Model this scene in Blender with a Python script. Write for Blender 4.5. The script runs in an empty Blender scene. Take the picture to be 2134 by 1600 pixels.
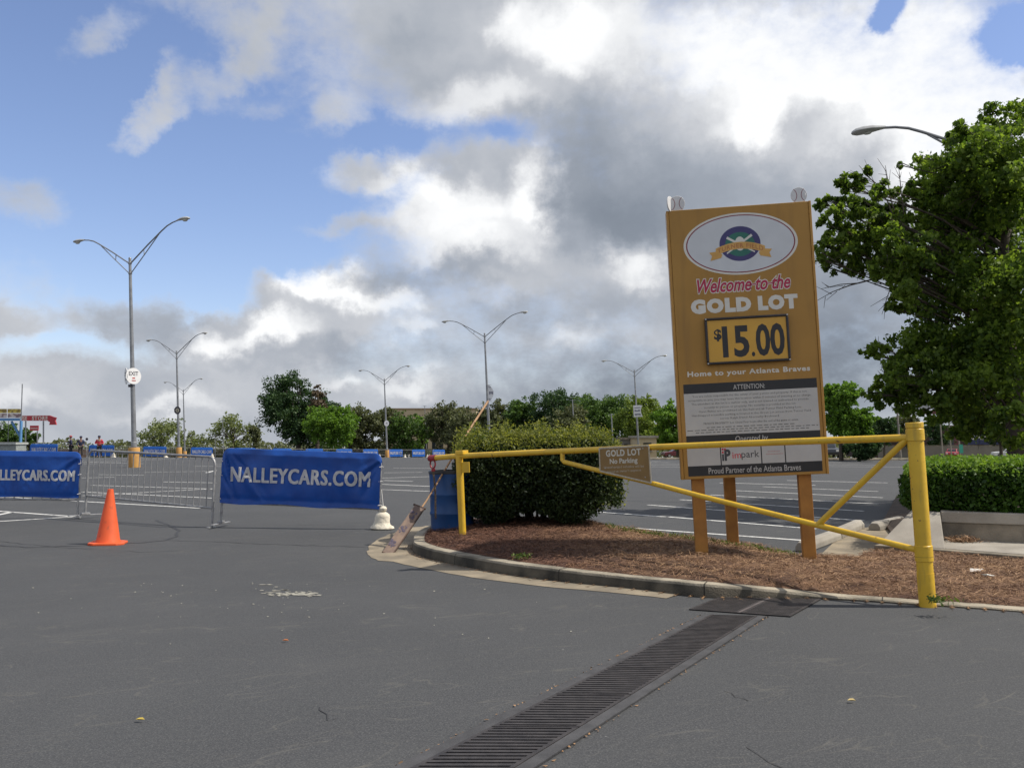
import bpy, math, random
import numpy as np
from mathutils import Vector, Matrix, noise as mnoise
from mathutils.geometry import delaunay_2d_cdt
R = math.radians
rng = np.random.default_rng(7)
random.seed(7)
scene = bpy.context.scene
col = scene.collection

# ------------------------------------------------------------------ camera
H, CX, CY, F = 1.35, 1067.0, 800.0, 1900.0
PITCH = math.atan(115.0 / F)
cd = bpy.data.cameras.new('camera')
cam = bpy.data.objects.new('camera', cd); col.objects.link(cam)
cd.sensor_width = 36; cd.lens = 36 * F / 2134; cd.clip_start = 0.05; cd.clip_end = 6000
cam.location = (0, 0, H); cam.rotation_euler = (R(90) + PITCH, 0, 0)
scene.camera = cam
scene.view_settings.view_transform = 'Standard'; scene.view_settings.look = 'None'
scene.view_settings.exposure = 0.5; scene.view_settings.gamma = 1
try: scene.view_settings.use_curve_mapping = False
except Exception: pass
scene.cycles.max_bounces = 6; scene.cycles.transparent_max_bounces = 8
scene.cycles.use_denoising = True

def ray(px, py):
    a = (px - CX) / F; b = (CY - py) / F
    c, s = math.cos(PITCH), math.sin(PITCH)
    return Vector((a, c - b * s, s + b * c))
def G(px, py, z=0.0):                                   # point of the picture on the level z
    d = ray(px, py); t = (z - H) / d.z
    return Vector((d.x * t, d.y * t, z))
def at(px, py, Y):                                      # point of the picture at distance Y
    d = ray(px, py); t = Y / d.y
    return Vector((d.x * t, Y, H + d.z * t))
def gz(y): return -0.0203 * max(0.0, y - 68.0)          # the lot falls away gently past 68 m
def onlocal(M, px, py, yl=0.0):                         # picture point on the plane y = yl of frame M
    Mi = M.inverted(); o = Mi @ Vector((0, 0, H)); d = Mi.to_3x3() @ ray(px, py)
    t = (yl - o.y) / d.y
    return o + d * t
LEAN = R(-2.7)                                          # the lot slopes: plumb things lean in its frame
def frame(loc, rz=0.0, lean=LEAN):
    return Matrix.Translation(Vector(loc)) @ Matrix.Rotation(lean, 4, 'Y') @ Matrix.Rotation(rz, 4, 'Z')

# ------------------------------------------------------------------ sun and sky
SUN_EL = R(54); SH = Vector((1.0, -0.03, 0)).normalized()
sd = bpy.data.lights.new('sun', 'SUN'); sd.energy = 3.6; sd.angle = R(0.5); sd.color = (1.0, 0.93, 0.82)
sun = bpy.data.objects.new('sun', sd); col.objects.link(sun)
sdir = Vector((SH.x * math.cos(SUN_EL), SH.y * math.cos(SUN_EL), math.sin(SUN_EL)))
sun.rotation_euler = sdir.to_track_quat('Z', 'Y').to_euler()
sun.location = (30, 0, 40)

world = bpy.data.worlds.new('World'); scene.world = world; world.use_nodes = True
SKYTINT = (1.10, 1.04, 1.14)
def build_sky():
    nt = world.node_tree; N = nt.nodes; L = nt.links; N.clear()
    out = N.new('ShaderNodeOutputWorld'); bg = N.new('ShaderNodeBackground')
    bg.inputs['Strength'].default_value = 0.1
    L.new(bg.outputs[0], out.inputs[0])
    sky = N.new('ShaderNodeTexSky'); sky.sky_type = 'NISHITA'; sky.sun_disc = False
    sky.sun_elevation = SUN_EL; sky.sun_rotation = math.atan2(SH.x, SH.y)
    sky.altitude = 300; sky.air_density = 1.0; sky.dust_density = 0.6; sky.ozone_density = 1.6
    tc = N.new('ShaderNodeTexCoord')
    def link_or(sock, v):
        if isinstance(v, (int, float)): sock.default_value = v
        elif isinstance(v, (tuple, Vector)): sock.default_value = tuple(v)
        else: L.new(v, sock)
    def M(op, a, b=0.0, c=0.0, clamp=False):
        n = N.new('ShaderNodeMath'); n.operation = op; n.use_clamp = clamp
        for i, v in enumerate((a, b, c)): link_or(n.inputs[i], v)
        return n.outputs[0]
    def V(op, a, b=(0, 0, 0)):
        n = N.new('ShaderNodeVectorMath'); n.operation = op
        link_or(n.inputs[0], a); link_or(n.inputs[1], b)
        return n.outputs['Value'] if op == 'LENGTH' else n.outputs[0]
    sep = N.new('ShaderNodeSeparateXYZ'); L.new(tc.outputs['Generated'], sep.inputs[0])
    az = M('ARCTAN2', sep.outputs[0], sep.outputs[1]); el = M('ARCSINE', sep.outputs[2])
    cb = N.new('ShaderNodeCombineXYZ'); L.new(az, cb.inputs[0]); L.new(el, cb.inputs[1]); P = cb.outputs[0]
    def noise(vec, scale, detail, rough=0.55, out='Fac', dist=0.0):
        n = N.new('ShaderNodeTexNoise'); n.inputs['Scale'].default_value = scale
        n.inputs['Detail'].default_value = detail; n.inputs['Roughness'].default_value = rough
        n.inputs['Distortion'].default_value = dist
        L.new(vec, n.inputs['Vector']); return n.outputs[out]
    def warp(vec, scale, detail, amt):
        c = noise(vec, scale, detail, 0.6, 'Color')
        return V('ADD', vec, V('MULTIPLY', V('SUBTRACT', c, (0.5, 0.5, 0.5)), (amt, amt, 0)))
    Pn = V('MULTIPLY', P, (1, 1.5, 1))
    Pw = warp(P, 8.0, 6, 0.12)
    Ps = warp(P, 11.0, 6, 0.12)
    def ae(px, py):
        d = ray(px, py).normalized()
        return math.atan2(d.x, d.y), math.asin(d.z)
    def blob(vec, px, py, rx, ry, w, tilt=0.0):
        a, e = ae(px, py)
        v = V('SUBTRACT', vec, (a, e, 0))
        if tilt:
            n = N.new('ShaderNodeVectorRotate'); n.rotation_type = 'Z_AXIS'
            L.new(v, n.inputs['Vector']); n.inputs['Angle'].default_value = R(tilt); v = n.outputs[0]
        ln = V('LENGTH', V('MULTIPLY', v, (F / rx, F / ry, 0)))
        n = N.new('ShaderNodeMapRange'); n.interpolation_type = 'SMOOTHERSTEP'
        L.new(ln, n.inputs[0]); n.inputs[1].default_value = 1.0; n.inputs[2].default_value = 0.0
        n.inputs[3].default_value = 0.0; n.inputs[4].default_value = w
        return n.outputs[0]
    def total(vec, base, blobs):
        s = base
        for b in blobs: s = M('ADD', s, blob(vec, *b))
        return s
    # coverage (where the cloud stands), positive adds cloud, negative opens blue
    cov = [(250, 230, 900, 560, -0.85), (560, 430, 420, 230, -0.50), (880, 290, 330, 75, -0.55), (1055, 265, 110, 75, -0.45),
           (400, 560, 420, 150, -0.55), (-600, 200, 1200, 700, -0.3),
           (1846, 10, 60, 55, -1.3), (2112, 70, 85, 75, -1.2), (2150, -60, 200, 90, -0.5),
           (1000, 60, 560, 250, 0.50), (780, 340, 330, 60, 0.62, -14), (900, 430, 330, 60, 0.30, -18), (700, 230, 120, 110, 0.45),
           (205, 90, 150, 70, 0.70, -30), (305, 240, 170, 60, 0.95, -42), (480, 130, 260, 60, 0.50, -50), (400, 10, 260, 60, 0.40), (540, 60, 150, 120, .2), (250, 165, 90, 40, -.35, -40), (400, 250, 60, 120, -.25), (520, 210, 110, 40, .3, -20),
           (30, 415, 150, 85, 0.62), (265, 650, 190, 75, 0.55), (0, 655, 150, 60, 0.55), (150, 700, 240, 34, -.40), (430, 635, 90, 60, -.35),
           (660, 650, 170, 120, 0.95), (500, 745, 280, 110, 0.6), (100, 820, 520, 110, 0.55), (560, 612, 70, 50, 0.42),
           (690, 470, 210, 42, 0.50, -14), (1050, 450, 300, 200, 0.7), (1068, 900, 2600, 150, 0.45), (1550, 450, 700, 500, .4), (420, 180, 330, 200, .16), (60, 735, 260, 40, -.25), (420, 640, 90, 60, -.3), (150, 690, 120, 40, -.1)]
    C = total(Pw, 0.66, cov)
    n1 = noise(Pn, 9.0, 8, 0.60); n2 = noise(Pn, 34.0, 6, 0.62)
    C = M('ADD', C, M('MULTIPLY', M('SUBTRACT', n1, 0.5), 0.75))
    C = M('ADD', C, M('MULTIPLY', M('SUBTRACT', n2, 0.5), 0.60))
    mr = N.new('ShaderNodeMapRange'); mr.interpolation_type = 'SMOOTHSTEP'; L.new(C, mr.inputs[0])
    mr.inputs[1].default_value = 0.02; mr.inputs[2].default_value = 0.92; mask = mr.outputs[0]
    # how bright the cloud is
    bri = [(1230, 350, 240, 220, -0.25), (1500, 430, 430, 200, -0.22), (1740, 650, 300, 260, -0.30), (1250, 480, 190, 130, -0.12),
           (1180, 650, 460, 110, -0.14), (900, 575, 280, 60, -0.16), (760, 740, 460, 50, -0.16), (1500, 800, 800, 130, -0.30), (1100, 870, 500, 90, -.1),
           (830, 90, 170, 150, -0.10), (950, 190, 220, 80, -0.10), (1060, 60, 60, 80, .15),
           (1780, 140, 420, 230, 0.60), (1200, 60, 260, 150, 0.40), (1480, 90, 260, 140, 0.30), (2030, 320, 240, 200, 0.60), (1000, 215, 220, 70, 0.30), (1560, 240, 200, 90, .25),
           (1690, 250, 130, 80, -0.20), (960, 440, 260, 130, 0.36), (1110, 400, 80, 130, 0.40), (860, 370, 200, 60, .22), (640, 330, 140, 40, .15),
           (665, 600, 120, 70, 0.6), (735, 640, 60, 40, .25), (1330, 540, 130, 90, 0.42), (1030, 600, 160, 40, 0.12), (560, 680, 70, 60, .2),
           (810, 640, 110, 50, 0.3), (470, 700, 110, 50, 0.26), (870, 800, 120, 40, 0.22), (1190, 700, 70, 60, 0.22), (720, 800, 80, 30, .2),
           (600, 690, 120, 60, 0.26), (1000, 520, 220, 60, 0.18), (430, 720, 90, 40, .2), (720, 560, 80, 30, .2), (350, 850, 160, 30, .18), (850, 700, 60, 40, .15), (60, 790, 300, 60, 0.10), (40, 830, 120, 40, .2), (270, 660, 220, 90, -0.10), (350, 250, 400, 300, 0.02), (330, 800, 250, 50, -.08), (300, 880, 700, 60, -.05)]
    B = total(Ps, 0.655, bri)
    B = M('ADD', B, M('MULTIPLY', M('SUBTRACT', noise(Ps, 7.0, 7, 0.52), 0.5), 0.42))
    B = M('ADD', B, M('MULTIPLY', M('SUBTRACT', n1, 0.5), -0.22))
    back = N.new('ShaderNodeMapRange'); L.new(sep.outputs[1], back.inputs[0]); back.inputs[1].default_value = 0.1; back.inputs[2].default_value = -0.5; back.inputs[3].default_value = 0; back.inputs[4].default_value = 0.10
    B = M('ADD', B, back.outputs[0])                           # unseen clouds behind the camera brightened as added fill light
    thin = M('MULTIPLY', M('SUBTRACT', 1.0, mask), 0.16)      # thin veils are lit through
    B = M('ADD', B, thin)
    ramp = N.new('ShaderNodeValToRGB'); L.new(B, ramp.inputs[0])
    e = ramp.color_ramp.elements
    e[0].position = 0.0; e[0].color = (0.165, 0.192, 0.235, 1); e[1].position = 1.0; e[1].color = (0.98, 0.99, 1, 1)
    for p, c in ((0.3, (0.245, 0.28, 0.335, 1)), (0.52, (0.375, 0.41, 0.47, 1)), (0.74, (0.58, 0.60, 0.64, 1))):
        x = ramp.color_ramp.elements.new(p); x.color = c
    cl = V('MULTIPLY', ramp.outputs[0], (7.2, 7.2, 7.2))
    # the blue itself
    sk = V('MULTIPLY', sky.outputs[0], SKYTINT)
    mix = N.new('ShaderNodeMix'); mix.data_type = 'RGBA'
    L.new(mask, mix.inputs[0]); L.new(sk, mix.inputs[6]); L.new(cl, mix.inputs[7])
    L.new(mix.outputs[2], bg.inputs['Color'])
build_sky()
world.cycles.sampling_method = 'MANUAL'; world.cycles.sample_map_resolution = 512

# ------------------------------------------------------------------ materials
MATS = {}
def mat(name, c1, c2=None, rough=0.6, scale=6.0, metal=0.0, bump=0.0, bscale=60.0, trans=0.0, spec=None, detail=5, island=False, tint=None, lo=.35, hi=.65, chips=None):
    if name in MATS: return MATS[name]
    m = bpy.data.materials.new(name); m.use_nodes = True
    N, L = m.node_tree.nodes, m.node_tree.links
    b = N['Principled BSDF']; c2 = c2 or tuple(x * 0.8 for x in c1)
    tc = N.new('ShaderNodeTexCoord')
    nz = N.new('ShaderNodeTexNoise'); nz.inputs['Scale'].default_value = scale; nz.inputs['Detail'].default_value = detail
    L.new(tc.outputs['Object'], nz.inputs['Vector'])
    rp = N.new('ShaderNodeValToRGB'); rp.color_ramp.elements[0].position = lo; rp.color_ramp.elements[1].position = hi
    rp.color_ramp.elements[0].color = (*c2, 1); rp.color_ramp.elements[1].color = (*c1, 1)
    src = nz.outputs['Fac']
    if island:
        g = N.new('ShaderNodeNewGeometry'); mx = N.new('ShaderNodeMath'); mx.operation = 'MULTIPLY_ADD'
        L.new(g.outputs['Random Per Island'], mx.inputs[0]); mx.inputs[1].default_value = 0.55
        ad = N.new('ShaderNodeMath'); ad.operation = 'MULTIPLY_ADD'; L.new(nz.outputs['Fac'], ad.inputs[0]); ad.inputs[1].default_value = 1.1; ad.inputs[2].default_value = -0.33
        L.new(ad.outputs[0], mx.inputs[2]); src = mx.outputs[0]
    L.new(src, rp.inputs[0]); cout = rp.outputs[0]
    if chips:
        for (cs_, lo_, hi_, cc_, st_) in chips:
            mpn = N.new('ShaderNodeMapping'); mpn.inputs['Scale'].default_value = st_; L.new(tc.outputs['Object'], mpn.inputs['Vector'])
            cn = N.new('ShaderNodeTexNoise'); cn.inputs['Scale'].default_value = cs_; cn.inputs['Detail'].default_value = 6; L.new(mpn.outputs[0], cn.inputs['Vector'])
            mr_ = N.new('ShaderNodeMapRange'); L.new(cn.outputs['Fac'], mr_.inputs[0]); mr_.inputs[1].default_value = lo_; mr_.inputs[2].default_value = hi_
            cm = N.new('ShaderNodeMix'); cm.data_type = 'RGBA'; L.new(mr_.outputs[0], cm.inputs[0]); L.new(cout, cm.inputs[6]); cm.inputs[7].default_value = (*cc_, 1); cout = cm.outputs[2]
    L.new(cout, b.inputs['Base Color'])
    b.inputs['Roughness'].default_value = rough; b.inputs['Metallic'].default_value = metal
    if spec is not None: b.inputs['Specular IOR Level'].default_value = spec
    if bump:
        n2 = N.new('ShaderNodeTexNoise'); n2.inputs['Scale'].default_value = bscale; n2.inputs['Detail'].default_value = 4
        L.new(tc.outputs['Object'], n2.inputs['Vector'])
        bp = N.new('ShaderNodeBump'); bp.inputs['Strength'].default_value = bump; bp.inputs['Distance'].default_value = 0.02
        L.new(n2.outputs['Fac'], bp.inputs['Height']); L.new(bp.outputs[0], b.inputs['Normal'])
    if trans:
        t = N.new('ShaderNodeBsdfTranslucent'); mxs = N.new('ShaderNodeMixShader'); mxs.inputs[0].default_value = trans
        if tint:
            vm = N.new('ShaderNodeMix'); vm.data_type = 'RGBA'; vm.blend_type = 'MULTIPLY'; vm.inputs[0].default_value = 1
            L.new(rp.outputs[0], vm.inputs[6]); vm.inputs[7].default_value = (*tint, 1); L.new(vm.outputs[2], t.inputs[0])
        else: L.new(rp.outputs[0], t.inputs[0])
        L.new(b.outputs[0], mxs.inputs[1]); L.new(t.outputs[0], mxs.inputs[2])
        L.new(mxs.outputs[0], N['Material Output'].inputs['Surface'])
    MATS[name] = m
    return m
def leafmat(name, dark, light, tr=0.35):
    return mat(name, light, dark, rough=0.55, scale=1.6, trans=tr, island=True, lo=.2, hi=.85, tint=(1.5, 1.5, 0.8), spec=0.3)

# ------------------------------------------------------------------ mesh helpers
class MB:
    def __init__(s): s.v = []; s.f = []
    def add(s, vs, fs, M=None):
        o = len(s.v); s.v += [tuple((M @ Vector(p)) if M else p) for p in vs]; s.f += [tuple(i + o for i in f) for f in fs]
    def box(s, c, d, M=None):
        x, y, z = c; a, b, h = d[0] / 2, d[1] / 2, d[2] / 2
        vs = [(x + i * a, y + j * b, z + k * h) for k in (-1, 1) for j in (-1, 1) for i in (-1, 1)]
        s.add(vs, [(0, 2, 3, 1), (4, 5, 7, 6), (0, 1, 5, 4), (2, 6, 7, 3), (0, 4, 6, 2), (1, 3, 7, 5)], M)
    def tube(s, pts, rad, n=10, cap=True, M=None):
        pts = [Vector(p) for p in pts]; k = len(pts)
        if not hasattr(rad, '__len__'): rad = [rad] * k
        up = None; vs = []; fs = []
        for i, p in enumerate(pts):
            t = (pts[min(i + 1, k - 1)] - pts[max(i - 1, 0)]).normalized()
            if up is None:
                up = Vector((0, 0, 1)) if abs(t.z) < 0.9 else Vector((1, 0, 0))
            a = t.cross(up).normalized(); b = a.cross(t).normalized(); up = b
            for j in range(n):
                w = 2 * math.pi * j / n
                vs.append(tuple(p + (a * math.cos(w) + b * math.sin(w)) * rad[i]))
        for i in range(k - 1):
            for j in range(n):
                fs.append((i * n + j, i * n + (j + 1) % n, (i + 1) * n + (j + 1) % n, (i + 1) * n + j))
        if cap: fs += [tuple(range(n))[::-1], tuple(range((k - 1) * n, k * n))]
        s.add(vs, fs, M)
    def lathe(s, prof, n=24, M=None, sx=1, sy=1):
        vs = [(r * math.cos(2 * math.pi * j / n) * sx, r * math.sin(2 * math.pi * j / n) * sy, z) for r, z in prof for j in range(n)]
        k = len(prof); fs = [(i * n + j, i * n + (j + 1) % n, (i + 1) * n + (j + 1) % n, (i + 1) * n + j) for i in range(k - 1) for j in range(n)]
        fs += [tuple(range(n))[::-1], tuple(range((k - 1) * n, k * n))]
        s.add(vs, fs, M)
    def prism(s, poly, y0, y1, M=None):                  # poly in (x, z), extruded along y
        n = len(poly); vs = [(x, y0, z) for x, z in poly] + [(x, y1, z) for x, z in poly]
        fs = [tuple(range(n)), tuple(range(n, 2 * n))[::-1]] + [(i + n, (i + 1) % n + n, (i + 1) % n, i) for i in range(n)]
        s.add(vs, fs, M)
    def slab(s, poly, z0, z1):                           # poly in (x, y); z may be a list
        n = len(poly); z1 = z1 if hasattr(z1, '__len__') else [z1] * n
        vs = [(p[0], p[1], z0) for p in poly] + [(p[0], p[1], z) for p, z in zip(poly, z1)]
        fs = [tuple(range(n))[::-1], tuple(range(n, 2 * n))] + [(i, (i + 1) % n, (i + 1) % n + n, i + n) for i in range(n)]
        s.add(vs, fs)
    def build(s, name, m, parent=None, smooth=True, bev=0.0):
        me = bpy.data.meshes.new(name); me.from_pydata(s.v, [], s.f); me.update()
        import bmesh
        bm = bmesh.new(); bm.from_mesh(me); bmesh.ops.recalc_face_normals(bm, faces=bm.faces); bm.to_mesh(me); bm.free()
        return finish(me, name, m, parent, smooth, bev)
def finish(me, name, m, parent=None, smooth=True, bev=0.0):
    if smooth:
        me.polygons.foreach_set('use_smooth', [True] * len(me.polygons)); me.set_sharp_from_angle(angle=R(38))
    me.materials.append(m)
    o = bpy.data.objects.new(name, me); col.objects.link(o)
    if parent: o.parent = parent
    if bev:
        b = o.modifiers.new('bevel', 'BEVEL'); b.width = bev; b.segments = 2; b.limit_method = 'ANGLE'
    return o
def tag(o, label=None, cat=None, group=None, kind=None):
    if label: o['label'] = label
    if cat: o['category'] = cat
    if group: o['group'] = group
    if kind: o['kind'] = kind
    return o
def root(name, M, label, cat, group=None):
    o = bpy.data.objects.new(name, None); col.objects.link(o); o.empty_display_size = 0.1
    if not isinstance(M, Matrix): M = Matrix.Translation(Vector(M))
    l, q, s = M.decompose(); o.location = l; o.rotation_euler = q.to_euler()
    return tag(o, label, cat, group)
KIDS = {}
def copy_tree(o, M=None, parent=None):
    c = o.copy(); col.objects.link(c)
    if parent: c.parent = parent
    for ch in list(o.children): copy_tree(ch, None, c)
    if M is not None:
        l, q, s = M.decompose(); c.location = l; c.rotation_euler = q.to_euler()
    return c

def text_geo(s, bold=0.0, shear=0.0, spacing=1.0, res=3):
    cu = bpy.data.curves.new('t', 'FONT'); cu.body = s; cu.offset = bold; cu.shear = shear; cu.space_character = spacing
    cu.resolution_u = res; cu.fill_mode = 'FRONT' if hasattr(cu, 'fill_mode') else cu.fill_mode
    cu.extrude = 0.0
    o = bpy.data.objects.new('t', cu); col.objects.link(o)
    dg = bpy.context.evaluated_depsgraph_get(); dg.update()
    me = bpy.data.meshes.new_from_object(o.evaluated_get(dg))
    vs = [tuple(v.co) for v in me.vertices]; fs = [tuple(p.vertices) for p in me.polygons]
    bpy.data.objects.remove(o); bpy.data.curves.remove(cu); bpy.data.meshes.remove(me)
    return vs, fs
def put_text(mb, s, x0, x1, z0, z1, y, bold=0.0, shear=0.0, spacing=1.0, res=3, M=None, fit_h=True, grow=0.0, ref=None):
    vs, fs = text_geo(s, bold, shear, spacing, res)
    rv = vs if ref is None else ref
    xa = min(v[0] for v in rv); xb = max(v[0] for v in rv); ya = min(v[1] for v in rv); yb = max(v[1] for v in rv)
    sx = (x1 - x0) / (xb - xa); sz = (z1 - z0) / (yb - ya) if fit_h else sx
    mb.add([(x0 + (v[0] - xa) * sx, y, z0 + (v[1] - ya) * sz) for v in vs], fs, M)
    return vs

def quads(name, c, size, m, parent=None, aspect=0.6, flat=0.0, size_var=0.4, z_bias=0.0):
    """one mesh of many leaf-like quads centred at c (n,3)"""
    n = len(c); a = rng.normal(size=(n, 3))
    if flat: a[:, 2] *= flat
    a /= np.linalg.norm(a, axis=1)[:, None] + 1e-9
    b = rng.normal(size=(n, 3))
    if flat: b[:, 2] *= flat
    b -= (b * a).sum(1)[:, None] * a; b /= np.linalg.norm(b, axis=1)[:, None] + 1e-9
    s = (size * (1 + size_var * (rng.random(n) * 2 - 1)))[:, None] / 2
    w = s * aspect
    nn = np.cross(a, b) * s * 0.25
    V = np.stack([c - a * s, c + b * w + nn, c + a * s, c - b * w + nn], axis=1).reshape(-1, 3)
    me = bpy.data.meshes.new(name); me.vertices.add(4 * n); me.vertices.foreach_set('co', V.astype(np.float32).ravel())
    me.loops.add(4 * n); me.loops.foreach_set('vertex_index', np.arange(4 * n, dtype=np.int32))
    me.polygons.add(n); me.polygons.foreach_set('loop_start', np.arange(0, 4 * n, 4, dtype=np.int32))
    me.polygons.foreach_set('loop_total', np.full(n, 4, dtype=np.int32))
    me.update(); me.validate()
    me.materials.append(m)
    o = bpy.data.objects.new(name, me); col.objects.link(o)
    if parent: o.parent = parent
    return o
def clump_pts(n, c, r, squash=0.8, subs=9, spread=0.42):
    """points in a lumpy ball: sub-clumps on and in the ball"""
    d = rng.normal(size=(subs, 3)); d /= np.linalg.norm(d, axis=1)[:, None]
    sc = d * (0.35 + 0.6 * rng.random((subs, 1)))
    k = rng.integers(0, subs, n); q = rng.normal(size=(n, 3)); q /= np.linalg.norm(q, axis=1)[:, None]
    p = sc[k] + q * spread * (rng.random((n, 1)) ** 0.5)
    return np.array(c) + p * r * np.array([1, 1, squash])

# ------------------------------------------------------------------ ground
def asphalt_mat():
    m = bpy.data.materials.new('asphalt'); m.use_nodes = True
    N, L = m.node_tree.nodes, m.node_tree.links; b = N['Principled BSDF']
    g = N.new('ShaderNodeNewGeometry')
    def nz(scale, det, vec=None, rough=0.55, dist=0):
        n = N.new('ShaderNodeTexNoise'); n.inputs['Scale'].default_value = scale; n.inputs['Detail'].default_value = det
        n.inputs['Roughness'].default_value = rough; n.inputs['Distortion'].default_value = dist
        L.new(vec or g.outputs['Position'], n.inputs['Vector']); return n.outputs['Fac']
    def mp(rot, sc):
        a = N.new('ShaderNodeMapping'); a.inputs['Rotation'].default_value = (0, 0, rot); a.inputs['Scale'].default_value = sc
        L.new(g.outputs['Position'], a.inputs['Vector']); return a.outputs[0]
    def rg(f, lo, hi, a=0., z=1.):
        n = N.new('ShaderNodeMapRange'); L.new(f, n.inputs[0]); n.inputs[1].default_value = lo; n.inputs[2].default_value = hi
        n.inputs[3].default_value = a; n.inputs[4].default_value = z; return n.outputs[0]
    def mix(f, c1, c2, mode='MIX'):
        n = N.new('ShaderNodeMix'); n.data_type = 'RGBA'; n.blend_type = mode
        for s, v in ((0, f), (6, c1), (7, c2)):
            if isinstance(v, tuple): n.inputs[s].default_value = (*v, 1)
            elif isinstance(v, float): n.inputs[s].default_value = v
            else: L.new(v, n.inputs[s])
        return n.outputs[2]
    def mul(a, bb):
        n = N.new('ShaderNodeMath'); n.operation = 'MULTIPLY'
        for i, v in enumerate((a, bb)):
            if isinstance(v, float): n.inputs[i].default_value = v
            else: L.new(v, n.inputs[i])
        return n.outputs[0]
    c = mix(rg(nz(0.5, 4), .35, .65), (0.038, 0.0405, 0.045), (0.053, 0.0555, 0.060))
    c = mix(rg(nz(2.2, 5), .42, .60, 0, .55), c, (0.044, 0.0465, 0.051))
    # pale scuffs swept along the driving curve
    def rot(ang, sc):                                     # turn first, then stretch: streaks run along the driving line
        a = N.new('ShaderNodeVectorRotate'); a.rotation_type = 'Z_AXIS'; a.inputs['Angle'].default_value = ang; L.new(g.outputs['Position'], a.inputs['Vector'])
        m_ = N.new('ShaderNodeVectorMath'); m_.operation = 'MULTIPLY'; L.new(a.outputs[0], m_.inputs[0]); m_.inputs[1].default_value = sc; return m_.outputs[0]
    c = mix(mul(rg(nz(1.0, 7, rot(R(-30), (0.45, 2.2, 1)), .68, .6), .52, .74, 0, .40), rg(nz(.35, 2), .38, .6)), c, (0.088, 0.087, 0.083))
    brk = rg(nz(2.6, 4), .44, .60)
    for ang, sx, sy, eps, am in ((-38, .45, 1.9, .0050, .45), (-26, .36, 1.5, .0045, .40), (-52, .6, 1.6, .0045, .35), (-12, .34, 1.4, .0040, .35)):
        n_ = nz(1.0, 3, rot(R(ang), (sx, sy, 1)), .5, .3)
        d_ = N.new('ShaderNodeMath'); d_.operation = 'SUBTRACT'; L.new(n_, d_.inputs[0]); d_.inputs[1].default_value = .5 + ang * .0006
        e_ = N.new('ShaderNodeMath'); e_.operation = 'ABSOLUTE'; L.new(d_.outputs[0], e_.inputs[0])
        c = mix(mul(mul(rg(e_.outputs[0], eps, 0.0), brk), am), c, (0.140, 0.132, 0.112))
    # oil drips and dark wear
    c = mix(rg(nz(1.6, 6, None, .65), .60, .74, 0, .45), c, (0.036, 0.038, 0.042))
    # grit
    c = mix(rg(nz(26, 6, None, .7), .42, .70, 0, .55), c, (0.074, 0.076, 0.078))
    c = mix(rg(nz(95, 3, None, .7), .48, .68, 0, .75), c, (0.120, 0.121, 0.122))
    c = mix(rg(nz(55, 3), .54, .70, 0, .6), c, (0.045, 0.046, 0.05))
    v = N.new('ShaderNodeTexVoronoi'); v.inputs['Scale'].default_value = 2.6; L.new(g.outputs['Position'], v.inputs['Vector'])
    c = mix(rg(v.outputs['Distance'], .022, .012), c, (0.28, 0.28, 0.27))
    L.new(c, b.inputs['Base Color']); b.inputs['Roughness'].default_value = 0.85; b.inputs['Specular IOR Level'].default_value = 0.3
    bp = N.new('ShaderNodeBump'); bp.inputs['Strength'].default_value = .35; bp.inputs['Distance'].default_value = .01
    L.new(nz(170, 3), bp.inputs['Height']); L.new(bp.outputs[0], b.inputs['Normal'])
    return m
ASPH = asphalt_mat()
def kerb_mat():                                          # weathered top, stains and painted shade on the upright face
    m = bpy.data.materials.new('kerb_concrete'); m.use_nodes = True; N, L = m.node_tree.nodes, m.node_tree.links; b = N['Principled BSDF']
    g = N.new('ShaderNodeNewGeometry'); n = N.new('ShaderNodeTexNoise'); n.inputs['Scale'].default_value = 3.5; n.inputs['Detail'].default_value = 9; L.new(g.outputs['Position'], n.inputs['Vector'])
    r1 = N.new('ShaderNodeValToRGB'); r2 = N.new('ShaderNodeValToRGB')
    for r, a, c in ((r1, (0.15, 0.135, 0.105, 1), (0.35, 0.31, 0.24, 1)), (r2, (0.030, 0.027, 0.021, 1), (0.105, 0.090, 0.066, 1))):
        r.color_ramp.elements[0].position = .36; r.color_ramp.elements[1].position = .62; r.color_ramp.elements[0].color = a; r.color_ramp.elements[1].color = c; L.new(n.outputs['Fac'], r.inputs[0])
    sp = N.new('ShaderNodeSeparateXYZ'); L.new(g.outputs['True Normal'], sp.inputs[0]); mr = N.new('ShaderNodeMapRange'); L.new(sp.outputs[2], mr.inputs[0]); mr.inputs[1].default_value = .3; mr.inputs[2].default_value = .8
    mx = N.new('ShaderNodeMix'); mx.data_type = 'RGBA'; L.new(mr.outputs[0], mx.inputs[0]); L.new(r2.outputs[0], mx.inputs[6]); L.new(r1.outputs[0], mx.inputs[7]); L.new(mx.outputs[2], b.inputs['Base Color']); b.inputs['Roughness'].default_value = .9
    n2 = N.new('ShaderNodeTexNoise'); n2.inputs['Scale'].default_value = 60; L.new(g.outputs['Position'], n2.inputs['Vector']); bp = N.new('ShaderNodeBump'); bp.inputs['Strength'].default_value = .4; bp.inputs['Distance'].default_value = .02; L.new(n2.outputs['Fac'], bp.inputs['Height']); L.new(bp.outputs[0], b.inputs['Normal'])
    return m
KERBM = kerb_mat()
GRASS = mat('grass_ground', (0.085, 0.095, 0.035), (0.16, 0.13, 0.07), 0.95, 0.15)
CONC = mat('concrete', (0.27, 0.225, 0.160), (0.15, 0.128, 0.095), 0.9, 3.0, bump=.3, bscale=80, detail=8)
CONC2 = mat('concrete_pale', (0.36, 0.335, 0.29), (0.24, 0.22, 0.19), 0.9, 2.2, bump=.3, bscale=80, detail=8)
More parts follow.
